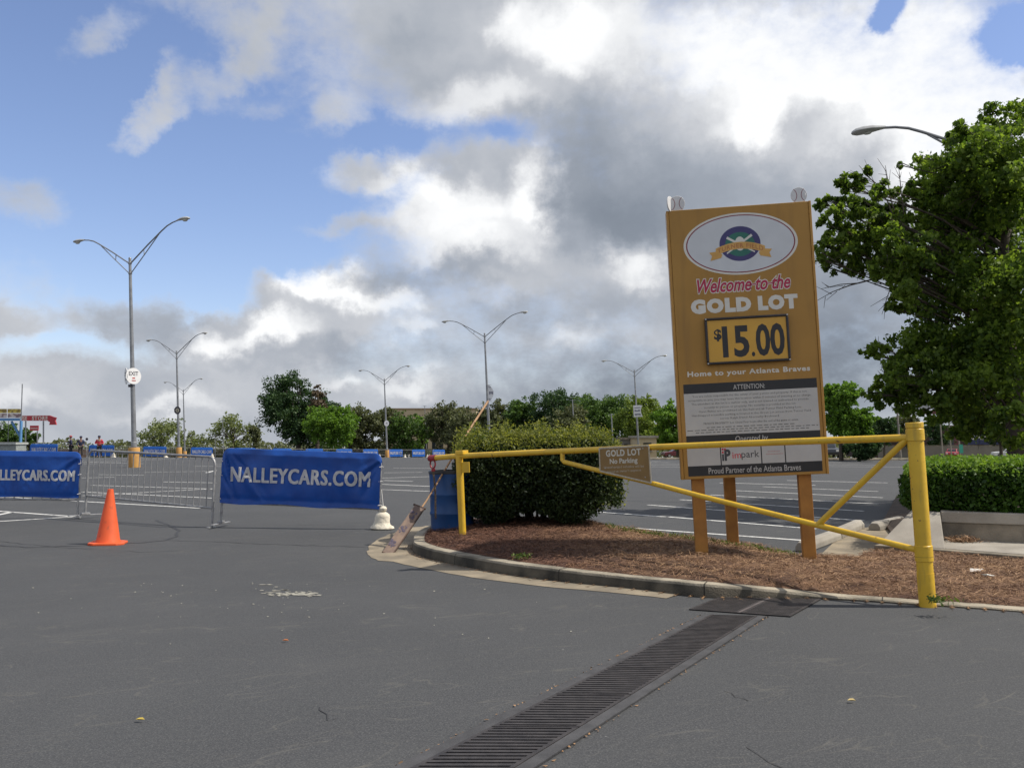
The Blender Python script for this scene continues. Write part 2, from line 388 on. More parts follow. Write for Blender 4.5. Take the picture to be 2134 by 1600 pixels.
CONCD = mat('concrete_stained', (0.30, 0.26, 0.20), (0.10, 0.09, 0.072), 0.9, 2.4, bump=.4, bscale=60, detail=8)
PAINT = mat('marking_paint', (0.62, 0.62, 0.60), (0.30, 0.30, 0.30), 0.7, 9.0, detail=8, lo=.36, hi=.5)

ys = [-30, 0, 30, 68, 100, 150, 220, 400, 900, 5000]
mb = MB()
mb.v = [(x, y, gz(y) - 0.03) for y in ys for x in (-3500, -400, -100, 0, 100, 400, 3500)]
mb.f = [(j * 7 + i, j * 7 + i + 1, j * 7 + i + 8, j * 7 + i + 7) for j in range(len(ys) - 1) for i in range(6)]
tag(mb.build('ground', GRASS, smooth=False), kind='structure')
XE = 7.5
mb = MB()
mb.v = [(-260, -28, 0), (XE, -28, 0), (90, -28, 0), (-260, 55, 0), (XE, 61, 0), (90, 48, 0), (-260, 68, 0), (XE, 68, 0), (-260, 195, gz(195)), (XE, 195, gz(195))]
mb.f = [(0, 1, 4, 3), (1, 2, 5, 4), (3, 4, 7, 6), (6, 7, 9, 8)]
tag(mb.build('parking_lot', ASPH, smooth=False), kind='structure')
# far kerb along the right of the lot
mb = MB()
mb.tube([(XE, 61.1, .04), (90, 48.1, .04)], .12, 6)
tag(mb.build('far_kerb', CONCD, smooth=False), kind='structure')

def strip(mb, a, b, w, z=0.004):
    a = Vector((a[0], a[1], 0)); b = Vector((b[0], b[1], 0)); n = (b - a).normalized().cross(Vector((0, 0, 1))) * w / 2
    k = max(2, int((b - a).length / 8) + 1); o = len(mb.v)
    for i in range(k + 1):
        p = a.lerp(b, i / k)
        for s in (1, -1):
            q = p + n * s; mb.v.append((q.x, q.y, gz(q.y) + z))
    mb.f += [(o + 2 * i, o + 2 * i + 1, o + 2 * i + 3, o + 2 * i + 2) for i in range(k)]
mb = MB()
def pxline(p, q, w=.10): strip(mb, G(*p), G(*q), w)
for p, q in (((1200, 1092), (1675, 1126)), ((1240, 1066), (1387, 1077)), ((1394, 1077), (1700, 1102)), ((1350, 1052), (1800, 1085)),
             ((1416, 1041), (1800, 1065)), ((1480, 1031), (1830, 1050)), ((1530, 1022), (1840, 1037)), ((1590, 1014), (1830, 1024)), ((1500, 1006), (1700, 1011)),
             ((1640, 1001), (1850, 1006)),
             ((-60, 1038), (40, 1036)), ((35, 1037), (420, 1059)), ((-60, 1061), (165, 1077)), ((-60, 1090), (165, 1076)), ((-40, 1080), (25, 1067)),
             ((172, 1025), (446, 1038)), ((172, 1033), (446, 1018)), ((190, 1011), (446, 1019)), ((340, 1004), (450, 1006)), ((205, 989), (300, 990)),
             ((300, 984), (440, 982)), ((180, 963), (300, 966)), ((796, 996), (900, 993)), ((796, 1009), (910, 1014)), ((796, 1020), (930, 1025)),
             ((800, 1001), (860, 1003)), ((430, 985), (450, 980)), ((170, 996), (240, 994)), ((820, 975), (900, 976)), ((800, 985), (880, 984))):
    pxline(p, q, .10 if p[1] > 1010 else .13)
for k in range(14):                                       # further rows of bays, seen edge on
    y = 46 + k * 3.1
    for x in (-52, -40, -28, -16, 4, 14, 24):
        if y > 60 and x > 0: continue
        strip(mb, (x, y), (x + 5.2, y - 2.0), .13)
tag(mb.build('parking_lines', PAINT, smooth=False), kind='structure')

# cracks, the painted barricade shadow and the pale splash
CRACK_SHADOW = mat('crack_tar_shadow', (0.022, 0.022, 0.024), (0.03, 0.03, 0.032), 0.7)
mb = MB()
def crack_and_shadow(pts, w):
    P = [G(*p) for p in pts]; Q = []
    for a, b in zip(P[:-1], P[1:]):
        n = max(2, int((b - a).length / .12))
        for i in range(n): Q.append(a.lerp(b, i / n) + Vector((random.gauss(0, .012), random.gauss(0, .02), 0)))
    Q.append(P[-1])
    o = len(mb.v); n_ = len(Q)
    for i, q in enumerate(Q):
        t = (Q[min(i + 1, n_ - 1)] - Q[max(i - 1, 0)]).normalized(); u = w * .5 * random.uniform(.4, 1.3)
        for s_ in (-1, 1): mb.v.append((q.x - t.y * u * s_, q.y + t.x * u * s_, .0030 + len(mb.v) * 1e-7))
    mb.f.extend((o + 2 * i, o + 2 * i + 1, o + 2 * i + 3, o + 2 * i + 2) for i in range(n_ - 1))
crack_and_shadow([(160, 1086), (260, 1090), (360, 1096), (440, 1099), (600, 1102), (790, 1103)], .022)  # shadow line under the barricades and banners, painted as a dark strip
crack_and_shadow([(325, 1084), (355, 1096), (372, 1106), (365, 1118), (345, 1126), (300, 1130), (200, 1136), (60, 1140), (-60, 1132)], .05)
crack_and_shadow([(345, 1126), (440, 1128), (560, 1134), (760, 1140)], .02)
crack_and_shadow([(1382, 1067), (1398, 1062), (1402, 1060)], .09)
crack_and_shadow([(1517, 1438), (1535, 1452), (1560, 1460)], .006); crack_and_shadow([(1560, 1560), (1600, 1590), (1640, 1610)], .005)
crack_and_shadow([(666, 1470), (685, 1490), (700, 1498)], .006); crack_and_shadow([(0, 1128), (120, 1140), (300, 1150), (420, 1147)], .012)
tag(mb.build('crack_and_shadow', CRACK_SHADOW, smooth=False), kind='structure')
SPL = mat('splash', (0.33, 0.32, 0.27), (0.18, 0.175, 0.155), 0.9, 20)
mb = MB()
def blotch(px, py, rx, ry, n=16, z=.0045):
    c = G(px, py); pts = []
    for i in range(n):
        a = 2 * math.pi * i / n; q = G(px + math.cos(a) * rx * random.uniform(.6, 1.15), py + math.sin(a) * ry * random.uniform(.6, 1.2)); pts.append((q.x, q.y, z))
    o = len(mb.v); mb.v += [(c.x, c.y, z)] + pts; mb.f += [(o, o + 1 + i, o + 1 + (i + 1) % n) for i in range(n)]

for i in range(90): blotch(622 + random.gauss(0, 22) , 1238 + random.gauss(0, 2.2), random.uniform(2, 9), random.uniform(.4, 1.3), 9, .0045 + i * 2e-6)
for i in range(14): blotch(random.uniform(545, 600), random.uniform(1213, 1242), random.uniform(3, 12), .8, 8, .0042)
for x, y in ((80, 1277), (282, 1234), (356, 1242), (528, 1259), (558, 1285), (587, 1276), (644, 1286), (628, 1267), (800, 1279), (905, 1303), (964, 1322), (907, 1288),
             (1018, 1330), (1155, 1428), (1190, 1316), (1470, 1345), (905, 1232), (1010, 1228), (355, 1342), (69, 1225), (300, 1216), (450, 1230), (380, 1220)):
    blotch(x, y, random.uniform(1.5, 3.2), random.uniform(.7, 1.3), 8)
for i in range(34): blotch(random.gauss(520, 200), random.gauss(1252, 30), random.uniform(.8, 2), random.uniform(.4, .9), 6, .0052)
tag(mb.build('bird_droppings', SPL, smooth=False), kind='structure')

# ------------------------------------------------------------------ gutter, kerb and planting island
kp = [(940, 1097), (900, 1110), (868, 1126), (859, 1147), (876, 1160), (924, 1173), (1002, 1189), (1081, 1202), (1186, 1215), (1300, 1226), (1468, 1245),
      (1560, 1246), (1640, 1247), (1720, 1249), (1780, 1252), (1950, 1263), (2134, 1276), (2420, 1300)]
kh = [.11, .12, .12, .12, .125, .125, .125, .122, .115, .105, .115, .09, .06, .035, .025, .02, .02, .02]
KP = [G(*p) for p in kp]
def resample(P, H_, step=.12):
    # Catmull-Rom
    Q, HH = [], []
    for i in range(len(P) - 1):
        p0, p1, p2, p3 = P[max(i - 1, 0)], P[i], P[i + 1], P[min(i + 2, len(P) - 1)]
        n = max(1, int((p2 - p1).length / step))
        for k in range(n):
            t = k / n
            Q.append(.5 * ((2 * p1) + (p2 - p0) * t + (2 * p0 - 5 * p1 + 4 * p2 - p3) * t * t + (3 * p1 - p0 - 3 * p2 + p3) * t ** 3))
            HH.append(H_[i] * (1 - t) + H_[i + 1] * t)
    Q.append(P[-1]); HH.append(H_[-1]); return Q, HH
KQ, KH = resample(KP, kh)
def left_normals(Q):
    out = []
    for i in range(len(Q)):
        t = (Q[min(i + 1, len(Q) - 1)] - Q[max(i - 1, 0)]).normalized(); out.append(Vector((-t.y, t.x, 0)))
    return out
KN = left_normals(KQ)                                     # points into the island
def sweep(name, m, prof_fn, Q=KQ, N_=KN):
    mb = MB(); n = None
    for i, (q, nn) in enumerate(zip(Q, N_)):
        pr = prof_fn(i); n = len(pr)
        mb.v += [tuple(q + nn * d + Vector((0, 0, z))) for d, z in pr]
    mb.f = [(i * n + j, i * n + j + 1, (i + 1) * n + j + 1, (i + 1) * n + j) for i in range(len(Q) - 1) for j in range(n - 1)]
    return mb
def kprof(i):
    h = KH[i] + random.gauss(0, .0012); r = min(.02, h * .5)
    return [(-.002, -.02), (.004 if h > .05 else 0, h - r), (r, h), (.15, h + .002), (.155, -.02)]
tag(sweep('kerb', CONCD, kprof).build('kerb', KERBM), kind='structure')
mb = MB(); acc = 0
for i in range(1, len(KQ) - 1):
    acc += (KQ[i] - KQ[i - 1]).length
    if acc > 1.45:
        acc = 0; t = (KQ[i + 1] - KQ[i]).normalized() * .005; pr = [(d - (.0015 if k < 3 else 0), z + .0015) for k, (d, z) in enumerate(kprof(i))][:4]; o = len(mb.v)
        for d, z in pr: mb.v += [tuple(KQ[i] + KN[i] * d - t + Vector((0, 0, z))), tuple(KQ[i] + KN[i] * d + t + Vector((0, 0, z)))]
        mb.f += [(o + 2 * k, o + 2 * k + 1, o + 2 * k + 3, o + 2 * k + 2) for k in range(3)]
tag(mb.build('kerb_joint', mat('joint_dark', (.03, .027, .022), None, .9), smooth=False), kind='structure')
mb = MB()                                                 # gutter pan round the kerb
gi = [i for i, q in enumerate(KQ) if not (q.x > G(1448, 1262).x and q.y < 8.2)]
gq = [KQ[i] for i in gi]; gn = [KN[i] for i in gi]
def gw(i):
    t = i / len(gq); q = gq[i]
    base = .42 - .24 * min(1, max(0, (q.x + 1.0) / 3.0))
    return base + (0.12 if q.x < -1.0 else 0)
for i, (q, nn) in enumerate(zip(gq, gn)):
    w = gw(i) + random.gauss(0, .008)
    mb.v += [tuple(q - nn * w + Vector((0, 0, .004))), tuple(q + nn * .02 + Vector((0, 0, .009)))]
mb.f = [(2 * i, 2 * i + 1, 2 * i + 3, 2 * i + 2) for i in range(len(gq) - 1)]
tag(mb.build('gutter', CONC, smooth=False), kind='structure')

inner = [(q + n * .15) for q, n in zip(KQ, KN)]
C0 = G(1822, 1163); C0 = Vector((C0.x, C0.y, 0))
W1 = Vector((5.28, 9.4, 0)); wd = (W1 - C0).normalized(); W2 = C0 + wd * 6.5
back = [Vector(p + (0,)) for p in ((8.9, 5.9), (W2.x, W2.y), (C0.x, C0.y + .01), (3.72, 9.92), (3.1, 9.85), (2.55, 10.95), (2.0, 11.45), (1.35, 12.3), (.75, 13.4), (-.1, 13.9), (-.75, 13.75))]
poly = inner + back
def mound(x, y):
    p = Vector((x, y, 0)); d, kk = min(((p - q).length, i) for i, q in enumerate(inner))
    d2 = min((p - Vector((bx.x, bx.y, 0))).length for bx in back[2:])
    m = 1 - math.exp(-d / .6)
    n = mnoise.noise(Vector((x * 3, y * 3, 0))) * .018 + mnoise.noise(Vector((x * 9, y * 9, 4))) * .010
    hill = .10 * math.exp(-((x - .4) ** 2 / 1.6 + (y - 12.4) ** 2 / 1.2))
    w = math.exp(-d / .35); edge = (KH[kk] + .001) * w + (.11 if x < 2.2 else max(.045, .11 - .045 * (x - 2.2))) * (1 - w)
    return edge + (.075 * m + hill) * (1 - .55 * math.exp(-d2 / .5)) * min(1, d / .1) + n * min(1, d / .15)
pts = [Vector((p.x, p.y)) for p in poly]
edges = [(i, (i + 1) % len(pts)) for i in range(len(pts))]
extra = []
def inside(x, y):
    c = False; n = len(poly); j = n - 1
    for i in range(n):
        a, b = poly[i], poly[j]
        if (a.y > y) != (b.y > y) and x < (b.x - a.x) * (y - a.y) / (b.y - a.y) + a.x: c = not c
        j = i
    return c
gx = np.arange(-1.3, 9, .085)
for x in gx:
    for y in np.arange(5.5, 14, .085):
        xx = x + random.uniform(-.02, .02); yy = y + random.uniform(-.02, .02)
        if inside(xx, yy): extra.append(Vector((xx, yy)))
res = delaunay_2d_cdt(pts + extra, edges, [], 1, 1e-4)
mb = MB(); mb.v = [(p.x, p.y, mound(p.x, p.y)) for p in res[0]]; mb.f = [tuple(f) for f in res[2]]
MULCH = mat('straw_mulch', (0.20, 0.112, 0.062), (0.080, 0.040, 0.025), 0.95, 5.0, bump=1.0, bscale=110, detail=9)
def shade_left_end(m):                                          # left end: dark red with the bush's shade painted in; right end bleached straw
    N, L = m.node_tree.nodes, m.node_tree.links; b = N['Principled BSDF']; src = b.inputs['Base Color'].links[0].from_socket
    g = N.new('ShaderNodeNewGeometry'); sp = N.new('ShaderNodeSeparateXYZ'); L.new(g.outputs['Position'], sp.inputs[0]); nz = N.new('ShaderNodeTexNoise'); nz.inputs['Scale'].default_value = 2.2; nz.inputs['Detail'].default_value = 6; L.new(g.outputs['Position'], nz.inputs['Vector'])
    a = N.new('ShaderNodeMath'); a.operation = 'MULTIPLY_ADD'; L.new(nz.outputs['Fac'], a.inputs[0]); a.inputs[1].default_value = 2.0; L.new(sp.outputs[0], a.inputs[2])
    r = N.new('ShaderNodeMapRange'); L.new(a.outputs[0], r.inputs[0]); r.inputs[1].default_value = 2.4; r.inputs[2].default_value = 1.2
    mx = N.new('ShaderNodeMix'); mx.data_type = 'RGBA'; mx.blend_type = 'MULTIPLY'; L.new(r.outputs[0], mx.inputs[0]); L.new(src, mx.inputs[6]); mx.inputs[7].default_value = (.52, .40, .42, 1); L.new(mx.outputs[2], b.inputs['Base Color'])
shade_left_end(MULCH)
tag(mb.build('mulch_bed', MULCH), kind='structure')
tri = [f for f in mb.f]; V3 = np.array(mb.v)
T = np.array([f[:3] for f in tri]); A = V3[T[:, 0]]; B_ = V3[T[:, 1]]; C_ = V3[T[:, 2]]
area = np.linalg.norm(np.cross(B_ - A, C_ - A), axis=1); cen = (A + B_ + C_) / 3
wgt = area * np.where(cen[:, 0] > 6.0, .1, 1.0)
def on_mulch(n):
    k = rng.choice(len(T), n, p=wgt / wgt.sum()); r1 = np.sqrt(rng.random((n, 1))); r2 = rng.random((n, 1))
    return A[k] * (1 - r1) + B_[k] * r1 * (1 - r2) + C_[k] * r1 * r2
STRAW = mat('pine_straw', (0.38, 0.235, 0.125), (0.12, 0.058, 0.032), 0.8, 3.0, island=True, lo=.1, hi=.9); shade_left_end(STRAW)
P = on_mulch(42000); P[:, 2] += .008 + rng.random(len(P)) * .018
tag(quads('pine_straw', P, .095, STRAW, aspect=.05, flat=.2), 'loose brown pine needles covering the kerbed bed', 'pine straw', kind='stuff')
# sprigs of weed in the straw
WEED = leafmat('weed', (0.05, 0.085, 0.02), (0.16, 0.20, 0.05))
for (px, py, n, lab) in ((1400, 1122, 700, 'dry yellowish grass tufts on the far edge of the straw bed'), (1088, 1157, 90, 'small dark green weed in the shaded straw'), (1958, 1238, 60, 'green weed sprig at the foot of the thick yellow post')):
    c = G(px, py, .17)
    if n > 500:
        x = rng.uniform(1.2, 3.0, n); y = 11.9 - (x - 1.2) * 1.25 + rng.normal(0, .06, n); z = np.array([mound(a, b) for a, b in zip(x, y)]) + rng.random(n) * .05
        o = quads('grass_tufts', np.stack([x, y, z], 1), .07, WEED, aspect=.14, flat=1.5)
    else:
        o = quads('weed', np.array([c.x, c.y, mound(c.x, c.y) + .03]) + rng.normal(size=(n, 3)) * [.05, .04, .015], .045, WEED, aspect=.4)
    tag(o, lab, 'weed' if n < 500 else 'grass', kind='stuff')

# ------------------------------------------------------------------ trench drain
IRON = mat('cast_iron', (0.052, 0.046, 0.046), (0.028, 0.025, 0.026), 0.55, 12, metal=.25, bump=.2)
IRON2 = mat('drain_frame', (0.058, 0.058, 0.062), (0.036, 0.036, 0.039), 0.75, 8, bump=.2)
VOID = mat('drain_void', (0.006, 0.006, 0.006), (0.004, 0.004, 0.004), 1.0)
L0, L1 = G(826, 1600), G(1464, 1283); R0, R1 = G(1119, 1600), G(1597, 1286)
dl = (L1 - L0); dr = (R1 - R0)
L0 -= dl * .35; R0 -= dr * .35; dl = L1 - L0; dr = R1 - R0
def dp(u, t, z=0.0):                                      # u across 0..1, t along 0..1
    a = L0 + dl * t; b = R0 + dr * t; p = a.lerp(b, u); return (p.x, p.y, z)
mb = MB()
def plate(mb, u0, u1, t0, t1, z0, z1):
    q = [dp(u0, t0), dp(u1, t0), dp(u1, t1), dp(u0, t1)]; mb.slab(q, z0, z1)
tl = dl.length
dr_root = root('trench_drain', (0, 0, 0), 'long black slotted drain grating running down the asphalt', 'drain grate')
plate(mb, 0, 1, 0, 1, .0042, .006); mb.build('channel_dark', VOID, dr_root, smooth=False)  # flat black sheet paints the dark inside the drain
mb = MB(); plate(mb, 0, .13, 0, 1, .002, .012); plate(mb, .87, 1, 0, 1, .002, .012); mb.build('frame', IRON2, dr_root, smooth=False)
ns = int(tl / .60); sec = 1.0 / ns
for s in range(ns):
    mb = MB(); t0 = 1 - (s + 1) * sec; t1 = 1 - s * sec; g = .006 / tl
    plate(mb, .135, .175, t0 + g, t1 - g, .003, .014); plate(mb, .825, .865, t0 + g, t1 - g, .003, .014)
    nb = 13
    for k in range(nb + 1):
        tt = t0 + g + (t1 - t0 - 2 * g) * (k / nb); w = (t1 - t0) / nb * .30
        if k in (0, nb): plate(mb, .176, .824, max(t0 + g, tt - w), min(t1 - g, tt + w), .003, .0139)
        else: plate(mb, .176, .824, tt - w, tt + w, .003, .0139)
    mb.build('grate', IRON, dr_root, smooth=False)
cd_ = [G(1436, 1271), G(1647, 1286), G(1712, 1249), G(1498, 1246)]
ci = root('catch_basin', (0, 0, 0), 'square rusty iron catch basin cover against the kerb at the top of the drain', 'drain cover')
mb = MB(); cc = sum(cd_, Vector()) / 4
def cq(u, v): return cd_[0].lerp(cd_[1], u).lerp(cd_[3].lerp(cd_[2], u), v)
mb.slab([cq(0, 0), cq(1, 0), cq(1, 1), cq(0, 1)], .002, .0065); mb.build('frame', VOID, ci, smooth=False)  # black sheet painting the dark below the basin grates
for (u0, u1) in ((.0, .485), (.515, 1.0)):
    mb = MB()
    for a, b in ((u0, u0 + .03), (u1 - .03, u1)): mb.slab([cq(a, 0), cq(b, 0), cq(b, 1), cq(a, 1)], .006, .011)
    for k in range(17):
        v = k / 17; mb.slab([cq(u0 + .03, v), cq(u1 - .03, v), cq(u1 - .03, v + .040), cq(u0 + .03, v + .040)], .006, .0105)
    mb.build('grate', IRON, ci, smooth=False)
mb = MB(); mb.slab([cq(.486, 0), cq(.514, 0), cq(.514, 1), cq(.486, 1)], .006, .012); mb.build('divider', mat('worn_iron', (0.13, 0.11, 0.11), (0.08, .07, .07), .5), ci, smooth=False)
# dirt and leaf crumbs along the drain edge
DIRT = mat('litter_crumbs', (0.34, 0.20, 0.10), (0.12, 0.08, 0.05), 0.9, 4, island=True)
n = 260; t = rng.random(n) ** .8; side = rng.random(n) < .75
pp = np.array([dp((-.02 if s else 1.02) + rng.normal(0, .018), tt, .006) for s, tt in zip(side, t)])
tag(quads('leaf_crumbs', pp, .022, DIRT, aspect=.5, flat=.1), 'brown leaf crumbs gathered along the drain edges', 'leaf litter', kind='stuff')
n = 1500; idx = rng.integers(len(KQ) // 4, len(KQ) - 1, n)
pp = np.array([tuple(KQ[i] - KN[i] * abs(rng.normal(0, .05))) for i in idx]); pp[:, 2] = .012
tag(quads('needle_litter', pp, .05, DIRT, aspect=.09, flat=.1), 'pine needles strewn on the asphalt along the kerb', 'pine needles', kind='stuff')
for (px, py, c, lab) in ((292, 1500, (0.55, 0.42, 0.08), 'yellow fallen leaf lying on the left foreground asphalt'), (595, 1335, (0.45, 0.16, 0.05), 'small orange leaf on the asphalt below the pale splash'), (1775, 1460, (0.55, 0.42, 0.15), 'tan leaf on the asphalt right of the drain')):
    c0 = G(px, py, .01); mb = MB(); w = .022
    mb.v = [(c0.x + a * w, c0.y + b * w, .01 + h) for a, b, h in ((-1, 0, .004), (-.4, .45, .01), (.4, .4, .012), (1, .1, .003), (.35, -.35, .008), (-.4, -.4, .009), (0, 0, .002))]
    mb.f = [(6, i, (i + 1) % 6) for i in range(6)]
    tag(mb.build('fallen_leaf', mat('leaf_%d' % px, c), None), lab, 'leaf')

# ------------------------------------------------------------------ wheel stops, ramp walls
def wheel_stop(a, b, lab, w=.17, h=.13):
    a = Vector((a.x, a.y, 0)); b = Vector((b.x, b.y, 0)); d = b - a; ln = d.length; c = (a + b) / 2
    M = Matrix.Translation(c) @ Matrix.Rotation(math.atan2(d.y, d.x), 4, 'Z')
    mb = MB(); s = ln / 2; pr = [(-w / 2, .002), (-w / 2, h * .55), (-w * .28, h), (w * .28, h), (w / 2, h * .55), (w / 2, .002)]
    k = [(-s, 1), (-s + .06, 1), (s - .06, 1), (s, 1)]
    for i, (x, f) in enumerate(k):
        for (y, z) in pr: mb.v.append((x, y, z * (0.86 if i in (0, 3) else 1)))
    for i in range(3):
        for j in range(6): mb.f.append((i * 6 + j, i * 6 + (j + 1) % 6, (i + 1) * 6 + (j + 1) % 6, (i + 1) * 6 + j))
    mb.f += [tuple(range(6)), tuple(range(18, 24))[::-1]]
    o = mb.build('wheel_stop', CONC2, smooth=False, bev=.012); l, q, s_ = M.decompose(); o.location = l; o.rotation_euler = q.to_euler()
    tag(o, lab, 'wheel stop', 'concrete wheel stops'); return o
wheel_stop(G(1672, 1150), G(1741, 1124), 'concrete wheel stop half hidden by the right sign post')
wheel_stop(G(1742, 1122), G(1790, 1100), 'middle concrete wheel stop between the sign post and the ramp wall')
wheel_stop(G(1822, 1106), G(1878, 1092), 'farthest concrete wheel stop, just below the clipped hedge end')
mb = MB(); q = [G(*p) for p in ((1700, 1166), (1740, 1128), (1800, 1100), (1880, 1090), (1935, 1100), (1826, 1164))]
mb.slab(q, .001, .006); tag(mb.build('pavement_apron', CONC, smooth=False), kind='structure')

wall = root('lower_wall', (0, 0, 0), 'low concrete edging wall with flared end behind the straw bed', 'wall')
nrm = Vector((-wd.y, wd.x, 0))                            # away from the camera
mb = MB(); a, b = C0, W2
mb.slab([a, b, b + nrm * .14, a + nrm * .14], -.02, [.15, .17, .172, .152]); mb.build('coping', CONCD, wall, smooth=False, bev=.01)
bl = Vector((4.90, 11.25, 0)); br = Vector((5.12, 10.98, 0)); fr = C0 + wd * .72
mb = MB(); q = [C0 + nrm * .145, fr + nrm * .145, br, bl]
mb.slab(q, -.02, [.152, .156, .485, .49]); mb.build('flared_ramp', CONC2, wall, smooth=False, bev=.01)
mb = MB(); q = [fr + nrm * .145 + wd * .002, W2 + nrm * .145, Vector((9.6, 8.9, 0)), Vector((5.125, 10.97, 0))]
mb.slab(q, -.02, [.158, .165, .17, .16]); tag(mb.build('pavement', CONC2, smooth=False), kind='structure')
for k in (1.9, 3.4):
    pass
uw = root('upper_wall', (0, 0, 0), 'taller concrete retaining wall with a ledge below the clipped hedge', 'wall')
ua = Vector((5.13, 10.98, 0)); ub = Vector((9.6, 9.0, 0)); ud = (ub - ua).normalized(); un = Vector((-ud.y, ud.x, 0))
mb = MB(); mb.slab([ua, ub, ub + un * .25, ua + un * .25], .0, [.36] * 4); mb.build('wall_base', CONCD, uw, smooth=False, bev=.008)
mb = MB(); mb.slab([ua - un * .02, ub - un * .02, ub + un * .27, ua + un * .27], .36, [.49] * 4); mb.build('wall_cap', CONC2, uw, smooth=False, bev=.012)
mb = MB(); q = [Vector(p) for p in ((4.95, 11.8, 0), (4.9, 11.28, 0), (5.2, 11.24, 0), (9.7, 9.3, 0), (14, 12, 0), (13, 21, 0), (8.6, 20.5, 0), (5.9, 14.6, 0))]
mb.slab(q, .0, [.04, .1, .40, .40, .40, .3, .1, .06]); tag(mb.build('hedge_bed', mat('dark_soil', (0.075, 0.05, 0.035), (0.04, 0.028, 0.02), .95, 6, bump=.6), smooth=False), kind='structure')
P = np.array([5.25, 10.7, .18]) + rng.normal(size=(500, 3)) * [.09, .06, .018]
tag(quads('straw_pile', P, .09, STRAW, aspect=.08, flat=.5), 'small drift of pine straw in the corner of the upper concrete wall', 'pine straw', kind='stuff')
WHITE = mat('white_plastic', (0.75, 0.74, 0.70), (0.62, 0.61, 0.58), 0.5)
for (px, py, s, lab) in ((2030, 1184, .05, 'crumpled white scrap on the straw under the low wall'), (2058, 1192, .035, 'pale scrap of litter right of the crumpled white one')):
    c = G(px, py, .15); c.z = mound(c.x, c.y) + .015
    mb = MB(); mb.v = [(c.x + random.gauss(0, s), c.y + random.gauss(0, s * .6), c.z + random.uniform(0, s * .6)) for _ in range(12)]; mb.f = [(i, (i + 3) % 12, (i + 5) % 12) for i in range(12)]
    tag(mb.build('paper_scrap', WHITE, smooth=False), lab, 'litter')

# ------------------------------------------------------------------ swing gate
YEL = mat('yellow_paint', (0.72, 0.46, 0.035), (0.60, 0.375, 0.03), 0.42, 3.0, bump=.12, bscale=18, detail=8, chips=[(9, .66, .70, (0.16, 0.075, 0.03), (1, 1, 1)), (5, .58, .80, (0.40, 0.27, 0.05), (3, 3, .5)), (45, .66, .72, (0.25, 0.14, 0.04), (1, 1, 1))])
YELD = mat('yellow_seam', (0.40, 0.25, 0.03), (0.3, 0.19, 0.02), 0.6)
gp = G(1932, 1240, .09); gl = at(965, 1118, 11.4)
gdir = Vector((gl.x - gp.x, gl.y - gp.y, 0)); grz = math.atan2(gdir.y, gdir.x)
GM = frame((gp.x, gp.y, .06), grz)
gate = root('swing_gate', GM, 'yellow tubular swing gate with a thick hinge post and brown plate', 'gate')
def gl_(px, py): q = onlocal(GM, px, py); return Vector((q.x, 0, q.z))
zt = gl_(1905, 880).z
mb = MB()
mb.lathe([(.066, -.1), (.066, .20), (.0665, .21)], 28); mb.build('post_foot', YEL, gate)
mb = MB(); mb.lathe([(.0635, .19), (.0635, zt - .02)], 28); mb.build('post', YEL, gate)
for z0, z1, r in ((gl_(1928, 1169).z, gl_(1928, 1136).z, .0705), (gl_(1912, 918).z, gl_(1912, 893).z, .0715), (gl_(1906, 891.5).z, zt, .0700)):
    mb = MB(); mb.lathe([(r - .004, z0), (r, z0 + .004), (r, z1 - .004), (r - .004, z1)], 28); mb.build('hinge_collar' if z1 < zt else 'post_cap', YEL, gate)
mb = MB(); z = gl_(1928, 1159).z; mb.lathe([(.0712, z - .002), (.0712, z + .002)], 28); z = gl_(1910, 905).z; mb.lathe([(.0642, z - .0015), (.0722, z + .0015)], 28)
mb.build('weld_seam', YELD, gate)
tip = gl_(906, 954)
mb = MB(); mb.tube([gl_(1905, 911.5), gl_(1640, 920.5), gl_(1350, 932), gl_(1170, 940), gl_(965, 949.5), tip], [.031, .031, .031, .0325, .0345, .035], 14); mb.build('top_bar', YEL, gate)
mb = MB(); mb.tube([gl_(1172, 942), gl_(1172, 958), gl_(1176, 962.5), gl_(1230, 976), gl_(1356, 1006), gl_(1460, 1033.5), gl_(1704, 1094), gl_(1918, 1147)], .026, 12); mb.build('lower_bar', YEL, gate)
mb = MB(); mb.tube([gl_(1889, 916), gl_(1706, 1092)], .027, 12); mb.build('brace', YEL, gate)
# brown plate bolted to the bars
BRN = mat('brown_sign', (0.25, 0.150, 0.045), (0.21, 0.125, 0.038), 0.55); ALU = mat('aluminium', (0.42, 0.41, 0.39), (0.33, 0.32, 0.30), 0.45, metal=.5)
SW = mat('sign_white', (0.78, 0.77, 0.74), (0.70, 0.69, 0.67), 0.6); SWD = mat('worn_white', (0.50, 0.46, 0.38), (0.36, 0.31, 0.22), 0.7, 40)
GPY = .042                                                # plate stands in front of the bars (local y: camera side)
sgn = 1 if (GM.inverted() @ Vector((0, 0, H))).y > 0 else -1
def gp2(px, py): q = onlocal(GM, px, py, sgn * GPY); return Vector((q.x, q.z))
Q = [gp2(1249, 934), gp2(1352, 928), gp2(1357, 1006), gp2(1251, 981)]
mb = MB(); mb.prism([tuple(q) for q in Q], sgn * (GPY - .004), sgn * GPY); pl = mb.build('sign_plate', BRN, gate, smooth=False)
mb = MB()
for a, b in zip(Q, Q[1:] + Q[:1]):
    n = Vector((b - a)).normalized(); pnt = Vector((-n.y, n.x)) * .008
    mb.prism([tuple(a + pnt), tuple(b + pnt), tuple(b - pnt), tuple(a - pnt)], sgn * (GPY + .0003), sgn * (GPY + .003))
mb.build('plate_border', SWD, pl, smooth=False)
